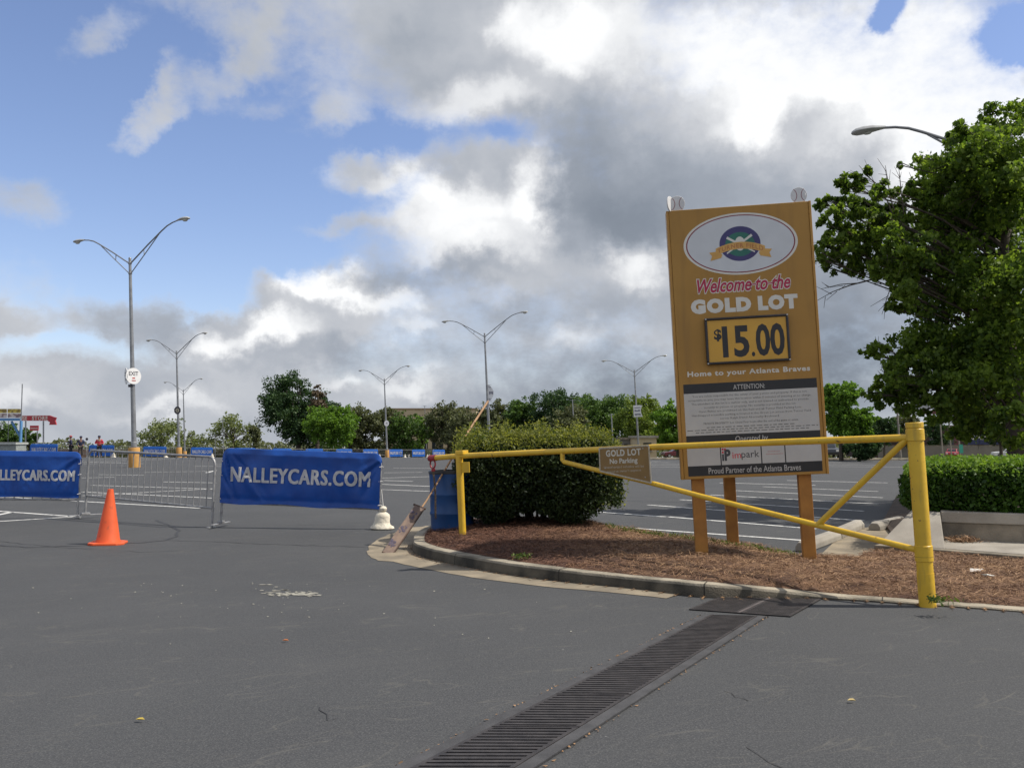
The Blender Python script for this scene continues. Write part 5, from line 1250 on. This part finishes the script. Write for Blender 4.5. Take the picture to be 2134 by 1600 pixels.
# ------------------------------------------------------------------ barricade line across the far lot
cnt = ['leftmost', 'second', 'third', 'fourth', 'fifth', 'sixth', 'seventh', 'eighth', 'ninth', 'tenth', 'eleventh', 'twelfth', 'thirteenth']
FB = [(92, 60, 79), (212, 54, 86), (323, 47, 97), (421, 42, 105), (512, 37, 112), (588, 35, 117), (655, 32.5, 121), (717, 30, 124), (772, 28, 127), (825, 25.5, 130), (872, 24.5, 132), (914, 24, 134)]
BFAR = mat('far_banner_blue', (0.012, 0.12, 0.50), (0.010, 0.10, 0.42), 0.5, 3, trans=.15)
def dist_w(w): return 2.35 * F / w
protoB = protoN = protoBag = None
pos = []
for i, (px, w, d) in enumerate(FB):
    p = at(px, 930, d); pos.append((p.x, d, math.acos(min(1, w * d / F / 2.42))))
for i, (x, d, az_) in enumerate(pos):
    o_ = 'left' if i else ''
    which = ('leftmost' if i == 0 else cnt[i] + ' from left')
    M = frame((x, d, gz(d)), az_, R(.5))
    if protoN is None:
        protoN = make_barricade(2.35, 'barricade', M, '', 'distant steel barricades across the lot', 12); r = protoN
    else: r = copy_tree(protoN, M)
    r['label'] = 'distant barricade carrying a small blue banner, %s in the far line' % which
    MBn = M
    if protoB is None:
        protoB = make_banner(2.38, MBn, '', 'small blue banners on the far barricade line', 5.0, z0=.14, z1=1.16, amt=.4, nx=24, nz=8, res=1, tx=(-.43, .43), tz=(.46, .86)); r2 = protoB
        protoB.children[0].data.materials[0] = BFAR
    else: r2 = copy_tree(protoB, MBn)
    r2['label'] = 'small distant blue banner with white lettering, %s in the far line' % which
    if i >= 1:
        for s, dx in ((0, 1.35), (1, -1.30)):
            if s and i < 8: continue
            Mb = frame((x + dx, d - .5, gz(d)), 0, 0)
            if protoBag is None: protoBag = make_bag(Mb, '', 'white sandbags at the feet of the far barricades', 1.3, 12); r3 = protoBag
            else: r3 = copy_tree(protoBag, Mb)
            r3['label'] = 'white sandbag at the %s foot of the %s far blue banner' % ('left' if s else 'right', which)
ords = ['first', 'second', 'third', 'fourth', 'fifth', 'sixth', 'seventh', 'eighth', 'ninth', 'tenth', 'eleventh']
for i in range(len(pos) - 1):
    (xa, da, za_), (xb, db, zb_) = pos[i], pos[i + 1]; x, d = (xa + xb) / 2, (da + db) / 2
    M = frame((x, d, gz(d)), (za_ + zb_) / 2 * (-1 if i % 3 == 1 else 1), R(.5)); r = copy_tree(protoN, M)
    r['label'] = 'bare distant barricade between the %s and %s small far banners' % ('first' if i == 0 else ords[i], ords[min(i + 1, 10)] if i < 10 else 'last')

# ------------------------------------------------------------------ people
SKIN = mat('skin', (0.30, 0.17, 0.11), (0.24, .13, .09), .6); NAV = mat('navy_cloth', (0.03, 0.035, 0.085), (0.02, .025, .06), .8); RJ = mat('red_cloth', (0.50, 0.02, 0.05), (.38, .015, .04), .8)
BT = mat('dark_trousers', (0.022, 0.022, 0.03), (.015, .015, .02), .8); REDC = mat('red_cap', (.35, .05, .06), (.28, .04, .05), .7); GRT = mat('brown_trousers', (.07, .055, .05), (.05, .04, .04), .8); SHOE = mat('shoe', (.03, .03, .03), None, .6)
def skin_obj(name, verts, edges, radii, m, parent=None, rootv=0, sub=1):
    me = bpy.data.meshes.new(name); me.from_pydata(verts, edges, []); o = bpy.data.objects.new(name, me); col.objects.link(o)
    md = o.modifiers.new('skin', 'SKIN'); md.use_smooth_shade = True
    if not me.skin_vertices: me.attributes  # layer is created with the modifier
    for i, sv in enumerate(me.skin_vertices[0].data):
        r = radii[i]; sv.radius = r if isinstance(r, tuple) else (r, r); sv.use_root = (i == rootv)
    s = o.modifiers.new('sub', 'SUBSURF'); s.levels = sub; s.render_levels = sub
    me.materials.append(m)
    if parent: o.parent = parent
    return o
def person(x, y, rz, label, arms, top, bottom, cap, h=1.75, lean=0.0, stride=.12):
    """arms: for each side the elbow and the hand in the body's frame; the body is one mesh"""
    k = h / 1.75
    V_ = []; E = []; RR = []
    def v(p, r): V_.append(tuple(c * k for c in p)); RR.append(tuple(c * k for c in r) if isinstance(r, tuple) else r * k); return len(V_) - 1
    def e(*c):
        for a, b in zip(c[:-1], c[1:]): E.append((a, b))
    L = lean
    pel = v((0, 0, .95), (.15, .11)); ab = v((0, -.01 - L * .3, 1.10), (.135, .10)); ch = v((0, -.02 - L * .7, 1.30), (.16, .115)); ne = v((0, -.02 - L, 1.46), (.055, .055))
    hd1 = v((0, -.03 - L * 1.1, 1.54), (.070, .080)); hd2 = v((0, -.035 - L * 1.15, 1.63), (.080, .095)); hd3 = v((0, -.03 - L * 1.2, 1.71), (.06, .07)); no = v((0, -.135 - L * 1.15, 1.60), .014)
    e(pel, ab, ch, ne, hd1, hd2, hd3); e(hd2, no)
    ears = [v((s * .088, -.02 - L * 1.15, 1.61), .014) for s in (-1, 1)]
    for q in ears: e(hd2, q)
    legs = []
    for s in (-1, 1):
        hp = v((s * .10, 0, .88), .095); kn = v((s * .12, -.02 + s * stride * .4, .48), .062); an = v((s * .13, s * stride + .02, .09), .045); to = v((s * .15, s * stride - .14, .035), .035)
        e(pel, hp, kn, an, to); legs.append((hp, kn, an, to))
    arm = []
    for s, (el, ha) in zip((-1, 1), arms):
        sh = v((s * .19, -.02 - L * .8, 1.39), .062); eb = v(el, .045); wr = v(ha, .030); e(ch, sh, eb, wr)
        dv = (Vector(ha) - Vector(el)).normalized(); pa = v(tuple(Vector(ha) + dv * .06), (.036, .018)); e(wr, pa)
        pd = Vector((1, 0, 0)) if abs(dv.x) < .8 else Vector((0, 1, 0)); pd = (pd - pd.dot(dv) * dv).normalized()
        for f, ln_ in zip((-1.5, -.5, .5, 1.5), (.06, .075, .07, .055)):
            a1 = v(tuple(Vector(ha) + dv * (.075 + ln_ * .55) + pd * .014 * f), .008); a2 = v(tuple(Vector(ha) + dv * (.07 + ln_) + pd * .015 * f + Vector((0, 0, -.018))), .007); e(pa, a1, a2)
        th = v(tuple(Vector(ha) + dv * .05 + pd * .045 + Vector((0, 0, -.01))), .009); e(wr, th); arm.append((sh, eb, wr))
    M = frame((x, y, gz(y)), rz, R(-1.5))
    b = skin_obj('person', V_, E, RR, SKIN, None, 0); l, q, s_ = M.decompose(); b.location = l; b.rotation_euler = q.to_euler(); tag(b, label, 'person')
    def sub(idx, edges, radii, name, m): return skin_obj(name, [V_[i] for i in idx], [(idx.index(a), idx.index(c)) for a, c in edges], radii, m, b)
    gr = lambda i, g: tuple(c + g for c in (RR[i] if isinstance(RR[i], tuple) else (RR[i], RR[i])))
    idx = [ab, pel, ch] + [i for t in arm for i in t[:2]]; ed = [(pel, ab), (ab, ch)]; rd = [gr(ab, .03), gr(pel, .03), gr(ch, .03)] + [gr(i, .02) for t in arm for i in t[:2]]
    for t in arm: ed += [(ch, t[0]), (t[0], t[1])]
    V2 = [V_[i] for i in idx]; R2 = rd; E2 = [(idx.index(a), idx.index(c)) for a, c in ed]
    for t in arm:                                          # sleeve to just above the wrist
        w = Vector(V_[t[1]]).lerp(Vector(V_[t[2]]), .9); V2.append(tuple(w)); R2.append((.042 * k, .042 * k)); E2.append((idx.index(t[1]), len(V2) - 1))
    skin_obj('jacket', V2, E2, R2, top, b)
    idx = [pel] + [i for t in legs for i in t[:2]]; V2 = [(V_[pel][0], V_[pel][1], V_[pel][2] - .02)] + [V_[i] for t in legs for i in t[:2]]; R2 = [gr(pel, .015)] + [gr(i, .018) for t in legs for i in t[:2]]; E2 = []
    for t in legs:
        E2 += [(0, idx.index(t[0])), (idx.index(t[0]), idx.index(t[1]))]; w = Vector(V_[t[1]]).lerp(Vector(V_[t[2]]), .92); V2.append(tuple(w)); R2.append((.062 * k, .062 * k)); E2.append((idx.index(t[1]), len(V2) - 1))
    skin_obj('trousers', V2, E2, R2, bottom, b)
    for t in legs: skin_obj('shoe', [V_[t[2]], V_[t[3]]], [(0, 1)], [(.055 * k, .055 * k), (.045 * k, .04 * k)], SHOE, b)
    mb = MB(); hx, hy, hz_ = V_[hd2]; T = Matrix.Translation((hx, hy + .01, hz_ + .035 * k)); mb.lathe([(.108 * k, -.01), (.112 * k, .03 * k), (.10 * k, .075 * k), (.06 * k, .105 * k), (.01, .115 * k)], 18, T); mb.prism([(-.07 * k, -.0), (.07 * k, -.0), (.07 * k, .012), (-.07 * k, .012)], -.20 * k, -.07 * k, T)
    mb.build('cap', cap, b)
    mb = MB(); mb.lathe([(.096 * k, -.075 * k), (.103 * k, -.03 * k), (.10 * k, .0)], 14, T @ Matrix.Translation((0, .022, 0))); mb.build('hair', SHOE, b)
    return b
def pxpos(px, feet, d): p = at(px, feet, d); return p.x, d
x, y = pxpos(207, 950, 71); person(x, y, R(15), 'person in a red jacket and dark cap facing the camera before a far banner', [((-.30, -.02, 1.15), (-.12, -.20, 1.12)), ((.31, -.02, 1.15), (.14, -.20, 1.10))], RJ, BT, NAV, 1.68)
x, y = pxpos(148, 950, 70); person(x, y, R(-60), 'person in navy top and red cap bending an arm, left of the other navy figure', [((-.32, -.10, 1.22), (-.20, -.36, 1.24)), ((.30, .04, 1.14), (.20, -.16, 1.0))], NAV, BT, REDC, 1.66)
x, y = pxpos(168, 952, 70); person(x, y, R(35), 'person in dark navy hooded top leaning between the red-capped and red-jacketed figures', [((-.33, -.08, 1.14), (-.22, -.24, .98)), ((.29, -.12, 1.14), (.14, -.30, 1.02))], NAV, GRT, NAV, 1.62, lean=.10)
ps = at(180, 950, 71); ds = root('round_marker', (ps.x, 71, gz(71)), 'small dark disc on a thin pole beside the leaning navy figure', 'marker')
mb = MB(); mb.tube([(0, 0, 0), (.0, 0, 1.35)], .015, 8); mb.build('pole', mat('pale_pole', (.5, .5, .48), None, .6), ds)
mb = MB(); mb.lathe([(.10, -.02), (.11, 0), (.10, .02)], 18, Matrix.Translation((0, 0, 1.42)) @ Matrix.Rotation(R(90), 4, 'X')); mb.build('disc', DKI, ds)

# ------------------------------------------------------------------ stadium signs at the far left
BLS = mat('steel_blue', (0.10, 0.26, 0.50), (0.08, .21, .42), .5); REDG = mat('store_red', (0.42, 0.035, 0.05), (.34, .03, .04), .6); CREAM = mat('letter_cream', (0.60, .57, .50), (.5, .48, .42), .6)
D = 128.0; k = D / F
def wp(px, py, dd=D): p = at(px, py, dd); return p
st = root('steel_frame', (wp(20, 940).x, D, gz(D)), 'blue steel frame carrying yellow and pink panels at the far left', 'steel structure')
o3 = Vector((wp(20, 940).x, D, gz(D)))
def bx3(mb, px0, px1, py0, py1, dy=.3, dd=D, yo_=0, o=o3):
    a = wp(px0, py1, dd) - o; b = wp(px1, py0, dd) - o; mb.box(((a.x + b.x) / 2, yo_, (a.z + b.z) / 2), (b.x - a.x, dy, b.z - a.z))
mb = MB(); bx3(mb, -60, 44, 871.5, 876.5, .6); bx3(mb, 41, 45.5, 877, 938, .5); mb.build('steel_beam', BLS, st, smooth=False)
mb = MB(); mb.tube([wp(24, 878) - o3, wp(41, 908) - o3], .17, 8); mb.build('brace', BLS, st)
mb = MB()
for a, b in ((-60, -16), (-14, 14), (16, 43)): bx3(mb, a, b, 852, 860.5, .12)
mb.build('yellow_panel', mat('panel_yellow', (.55, .42, .08), (.25, .18, .05), .6, 2.5, lo=.45, hi=.55), st, smooth=False)
mb = MB()
for a, b in ((-60, -16), (-14, 14), (16, 43)): bx3(mb, a, b, 861.5, 870.5, .12)
mb.build('poster_panel', mat('panel_pink', (.55, .47, .42), (.22, .14, .14), .6, 1.6, lo=.45, hi=.55), st, smooth=False)
mb = MB(); bx3(mb, 16.5, 18, 877, 921, .15); bx3(mb, 44.8, 45.8, 800, 877, .1); mb.build('thin_post', LMP, st, smooth=False)
lowb = root('low_roof', (wp(20, 940).x, 118, gz(118)), 'low pale roofed kiosk under the blue steel frame', 'kiosk')
o4 = Vector((wp(20, 940).x, 118, gz(118)))
mb = MB(); bx3(mb, -80, 46, 921.5, 926, 3, 118, 0, o4); mb.build('roof', mat('roof_pale', (.42, .44, .42), (.3, .32, .31), .6), lowb, smooth=False)
mb = MB(); bx3(mb, -78, 44, 926.3, 950, 2.4, 118, 0, o4); mb.build('wall', mat('kiosk_wall', (.30, .33, .32), (.2, .22, .22), .7), lowb, smooth=False)
ss = root('store_sign', (wp(80, 940).x, D - 6, gz(D)), 'red arrow-ended store sign with cream capitals on two grey posts', 'sign'); o5 = Vector((wp(80, 940).x, D - 6, gz(D)))
dd = D - 6
def P5(px, py): q = at(px, py, dd) - o5; return (q.x, q.z)
mb = MB(); mb.prism([P5(47, 866), P5(104, 865.5), P5(112, 868.5), P5(118, 870), P5(115.5, 876), P5(118, 885), P5(103, 885), P5(105, 880), P5(100, 876.5), P5(47, 876.5)], -.12, .12); sp = mb.build('sign_panel', REDG, ss, smooth=False)
mb = MB()
for s, a, b in (('USE', 42.5, 57.5), ('STORE', 67.5, 100.5)):
    p, q = P5(a, 875.5), P5(b, 867); put_text(mb, s, p[0], q[0], p[1], q[1], -.125, bold=.03, spacing=1.15)
mb.build('sign_lettering', CREAM, sp, smooth=False)
for px in (53.5, 90.5):
    mb = MB(); a, b = P5(px, 877), P5(px, 940); mb.tube([(a[0], 0, a[1]), (b[0], 0, b[1])], .10, 8); mb.build('post', LMP, ss)
rs = root('small_red_sign', (wp(72, 940).x, D - 8, gz(D)), 'small red board with a pale line below the store sign', 'sign'); dd = D - 8; o5 = Vector((wp(72, 940).x, D - 8, gz(D)))
mb = MB(); a, b = P5(62.5, 897), P5(80.5, 886.5); mb.box(((a[0] + b[0]) / 2, 0, (a[1] + b[1]) / 2), (b[0] - a[0], .12, b[1] - a[1])); mb.build('board', REDG, rs, smooth=False)
mb = MB(); a, b = P5(64, 893), P5(79, 891.6); mb.box(((a[0] + b[0]) / 2, -.065, (a[1] + b[1]) / 2), (b[0] - a[0], .01, b[1] - a[1])); mb.build('board_line', CREAM, rs, smooth=False)
mb = MB(); a, b = P5(78, 897.4), P5(78, 940); mb.tube([(a[0], 0, a[1]), (b[0], 0, b[1])], .09, 8); mb.build('post', LMP, rs)

# ------------------------------------------------------------------ far walls and buildings
BRK = mat('pinkish_brick', (0.25, 0.17, 0.135), (0.15, 0.11, 0.09), .9, .12, detail=8)
D = 212.0; g = gz(D); a = at(118, 930, D).x; b = at(960, 930, D).x
bw = root('brick_wall', ((a + b) / 2, D, g), 'long low brick and concrete wall behind the far barricades', 'wall')
mb = MB(); mb.box((0, 0, .95), (b - a, .4, 1.9)); mb.build('wall_face', BRK, bw, smooth=False)
mb = MB(); mb.box((0, 0, 1.98), (b - a, .55, .14)); mb.build('wall_cap', CONC2, bw, smooth=False)
def building(px0, px1, pyt, d, depth, name, label, m, roofm, cols=0, rows=0, winm=None, pyb=None):
    g = gz(d); x0, x1 = at(px0, 900, d).x, at(px1, 900, d).x; zt_ = at(px0, pyt, d).z; r = root(name, ((x0 + x1) / 2, d, g), label, 'building'); w = x1 - x0; h = zt_ - g
    mb = MB(); mb.box((0, depth / 2, h / 2), (w, depth, h)); mb.build('wall', m, r, smooth=False)
    mb = MB(); mb.box((0, depth / 2, h + .16), (w + .5, depth + .5, .3)); mb.build('roof', roofm, r, smooth=False)
    for j in range(rows):
        for i in range(cols):
            cx = -w / 2 + w * (i + .5) / cols; cz = h * (j + .55) / rows; ww = w / cols * .45; wh = h / rows * .42
            mb = MB(); mb.box((cx, -.01, cz), (ww, .06, wh)); f = mb.build('window', winm, r, smooth=False)
            mb = MB(); mb.box((cx, -.08, cz - wh / 2 - .07), (ww + .2, .2, .12)); mb.build('sill', roofm, f, smooth=False)
    return r, w, h
CRB = mat('cream_render', (0.52, 0.43, 0.29), (0.42, .34, .23), .85, .3); GLS = mat('dark_glass', (0.03, 0.035, 0.045), (.02, .025, .03), .15)
building(800, 992, 853, 232, 14, 'cream_building', 'long cream building half hidden behind the olive trees', CRB, mat('roof_tan', (.35, .25, .16), (.25, .18, .12), .8), 12, 2, GLS)
building(1330, 1368, 912.5, 118, 8, 'cream_shed', 'small cream block building left of the gold sign, above the gate bar', CRB, CONC2, 1, 1, GLS)
building(1296, 1328, 916, 126, 8, 'grey_shed', 'grey low building beside the cream block building', mat('shed_grey', (.22, .21, .19), (.17, .16, .15), .85), CONCD, 2, 1, GLS)
DB = mat('dark_brick', (0.07, 0.042, 0.035), (0.04, .028, .025), .85, .4)
r, w, h = building(1926, 2300, 889, 185, 22, 'dark_brick_store', 'dark brick store with blue sign board seen under the big tree', DB, mat('roof_grey', (.16, .145, .13), (.12, .11, .10), .8), 10, 1, GLS)
sx0 = at(2011, 900, 185).x - r.location.x; sx1 = at(2090, 900, 185).x - r.location.x; sz0 = at(2011, 926, 185).z - r.location.z; sz1 = at(2011, 898, 185).z - r.location.z
mb = MB(); mb.box(((sx0 + sx1) / 2, -.25, (sz0 + sz1) / 2), (sx1 - sx0, .3, sz1 - sz0)); sg = mb.build('sign_board', mat('store_navy', (.015, .025, .09), (.012, .02, .07), .5), r, smooth=False)
mb = MB(); put_text(mb, 'NAPA', sx0 + .2, sx0 + (sx1 - sx0) * .72, sz0 + (sz1 - sz0) * .36, sz0 + (sz1 - sz0) * .78, -.41, bold=.03, shear=.1); mb.build('sign_lettering', CREAM, sg, smooth=False)
building(1820, 1925, 893, 190, 16, 'brown_store', 'low dark brown building left of the yellow post top', DB, mat('roof_brown', (.10, .06, .05), (.08, .05, .04), .8), 5, 1, GLS)
D = 165; a = at(1830, 930, D).x; b = at(2140, 930, D).x; pw = root('tan_wall', ((a + b) / 2, D, gz(D)), 'long grey-tan boundary wall in front of the dark brick store', 'wall')
mb = MB(); zt_ = at(1900, 929, D).z - gz(D); mb.box((0, 0, zt_ / 2), (b - a, .3, zt_)); mb.build('wall_face', mat('tan_block', (.20, .18, .155), (.15, .135, .115), .9, .5), pw, smooth=False)
mb = MB(); mb.box((0, 0, zt_ + .06), (b - a, .4, .1)); mb.build('wall_cap', CONCD, pw, smooth=False)
# billboard seen edge on
D = 175; o6 = Vector((at(2000, 930, D).x, D, gz(D))); bb = root('billboard', o6, 'red-brown steel billboard with pale panel above the dark brick store', 'billboard')
RB = mat('oxide_steel', (.12, .035, .035), (.09, .03, .03), .6)
mb = MB(); bx3(mb, 1916, 2032, 855, 863, .5, D, 0, o6); bx3(mb, 1990, 1998, 863.3, 950, .5, D, .0, o6); mb.build('steel_frame', RB, bb, smooth=False)
mb = MB(); bx3(mb, 1910, 2030, 822, 852, .3, D, 0, o6); mb.build('panel', mat('panel_grey', (.36, .37, .39), (.3, .31, .33), .6), bb, smooth=False)
mb = MB(); bx3(mb, 1911, 1920, 857, 862, .1, D, -.3, o6); mb.build('lamp_box', OVW, bb, smooth=False)
for (px, py0, d, lab, cr) in ((1868, 830, 60, 'slim pale pole rising behind the gate brace', False), (1957, 846, 92, 'green-grey utility pole first right of the yellow post', False), (1976, 860, 93, 'leaning grey pole between the two taller utility poles', False), (1993, 845, 88, 'brownish utility pole with a teal sign near its foot', True), (1274, 862, 120, 'thin pale street light pole in front of the broad mid green tree', False), (1193, 832, 128, 'thin pole with crossbar before the khaki tree', False),
                      (448, 905, 190, 'thin far pole left of the sparse pale tree', False), (464, 876, 195, 'thin far pole in front of the sparse pale tree', False), (885, 845, 225, 'thin dark pole above the cream building', False), (932, 842, 225, 'second thin dark pole above the right end of the cream building', False)):
    g = gz(d); t = at(px, py0, d); r = root('utility_pole', frame((t.x + math.tan(R(2.7)) * (t.z - g), d, g)), lab, 'pole', 'thin poles beyond the lot'); hh = t.z - g
    mb = MB(); rr = .055 if d < 100 else .07; mb.tube([(0, 0, 0), (0, 0, hh)], [rr * 1.4, rr], 8); mb.build('pole', mat('pole_wood', (.26, .235, .20), (.19, .17, .15), .8) if d < 100 else LMP, r)
    mb = MB(); mb.box((0, 0, hh - .1), (.9 if d > 100 else .5, .08, .07)); mb.build('crossarm', LMP, r, smooth=False)
    if cr:
        mb = MB(); za = at(px, 944, d).z - g; zb2 = at(px, 926, d).z - g; mb.box((.1, -.1, (za + zb2) / 2), (.35, .03, zb2 - za)); mb.build('teal_sign', mat('teal', (.04, .34, .25), (.03, .28, .2), .5), r, smooth=False)

# ------------------------------------------------------------------ cars beyond the lot
TYR = mat('tyre', (.015, .015, .015), None, .8); RIM = mat('rim', (.4, .4, .4), (.3, .3, .3), .3, metal=.6); CGL = mat('car_glass', (.02, .025, .03), None, .1); HL = mat('headlight', (.7, .7, .68), None, .15); TLR = mat('tail_red', (.4, .02, .02), None, .3)
def car(px, d, rz, m, label, pickup=False):
    g = gz(d); x = at(px, 930, d).x; M = Matrix.Translation((x, d, g)) @ Matrix.Rotation(rz, 4, 'Z'); r = root('parked_car', M, label, 'car', 'cars beyond the lot')
    prof = [(-2.2, .30), (-2.25, .55), (-2.18, .86), (-1.45, .96), (-.75, 1.0), (.9, 1.0), (1.55, .98), (2.15, .92), (2.22, .6), (2.18, .30)]
    mb = MB(); mb.prism(prof, -.86, .86); mb.build('body', m, r, smooth=False, bev=.06)
    cab = [(-.85, .99), (-.25, 1.40), (.75, 1.44), (1.55, .99)] if not pickup else [(-.7, .99), (-.2, 1.48), (.5, 1.5), (.75, .99)]
    mb = MB(); mb.prism(cab, -.74, .74); mb.build('cabin', m, r, smooth=False, bev=.05)
    for s in (-1, 1):
        c = [(-.62, 1.03), (-.2, 1.34), (.28, 1.37), (.28, 1.03)]; c2 = [(.34, 1.03), (.34, 1.37), (.70, 1.37), (1.25, 1.03)] if not pickup else [(.34, 1.03), (.34, 1.37), (.5, 1.37), (.62, 1.03)]
        for q in (c, c2): mb = MB(); mb.prism(q, s * .735, s * .752); mb.build('side_window', CGL, r, smooth=False)
    mb = MB(); mb.add([(-.88, -.62, 1.03), (-.88, .62, 1.03), (-.30, .58, 1.40), (-.30, -.58, 1.40)], [(0, 1, 2, 3)]); mb.build('windscreen', CGL, r, smooth=False)
    for x_ in (-1.4, 1.35):
        for s in (-1, 1):
            T = Matrix.Translation((x_, s * .80, .32)) @ Matrix.Rotation(R(90), 4, 'X'); mb = MB(); mb.lathe([(.2, -.11), (.31, -.11), (.33, -.06), (.33, .06), (.31, .11), (.2, .11)], 20, T); w_ = mb.build('wheel', TYR, r); mb = MB(); mb.lathe([(.02, -.118), (.19, -.115), (.19, .115), (.02, .118)], 14, T); mb.build('rim', RIM, w_)
    for s in (-1, 1):
        mb = MB(); mb.box((-2.21, s * .62, .70), (.06, .32, .16)); mb.build('headlight', HL, r, smooth=False, bev=.02); mb = MB(); mb.box((2.18, s * .66, .74), (.06, .26, .2)); mb.build('tail_light', TLR, r, smooth=False, bev=.02)
    return r
DR = mat('maroon_car', (.11, .014, .022), (.09, .012, .02), .3); RC = mat('red_car', (.30, .02, .03), (.25, .02, .03), .3); DC = mat('dark_car', (.03, .035, .045), None, .3); WC = mat('white_car', (.6, .61, .62), None, .3)
car(1408, 150, R(10), DR, 'dark maroon car beyond the lot, partly behind the gold sign')
car(1984, 150, R(60), RC, 'bright red car beyond the hedge at the foot of the poles')
car(1724, 92, R(80), DC, 'dark car seen end on beside the bright green kerb tree')
car(2098, 150, R(-10), WC, 'white car beyond the hedge near the big tree trunk')
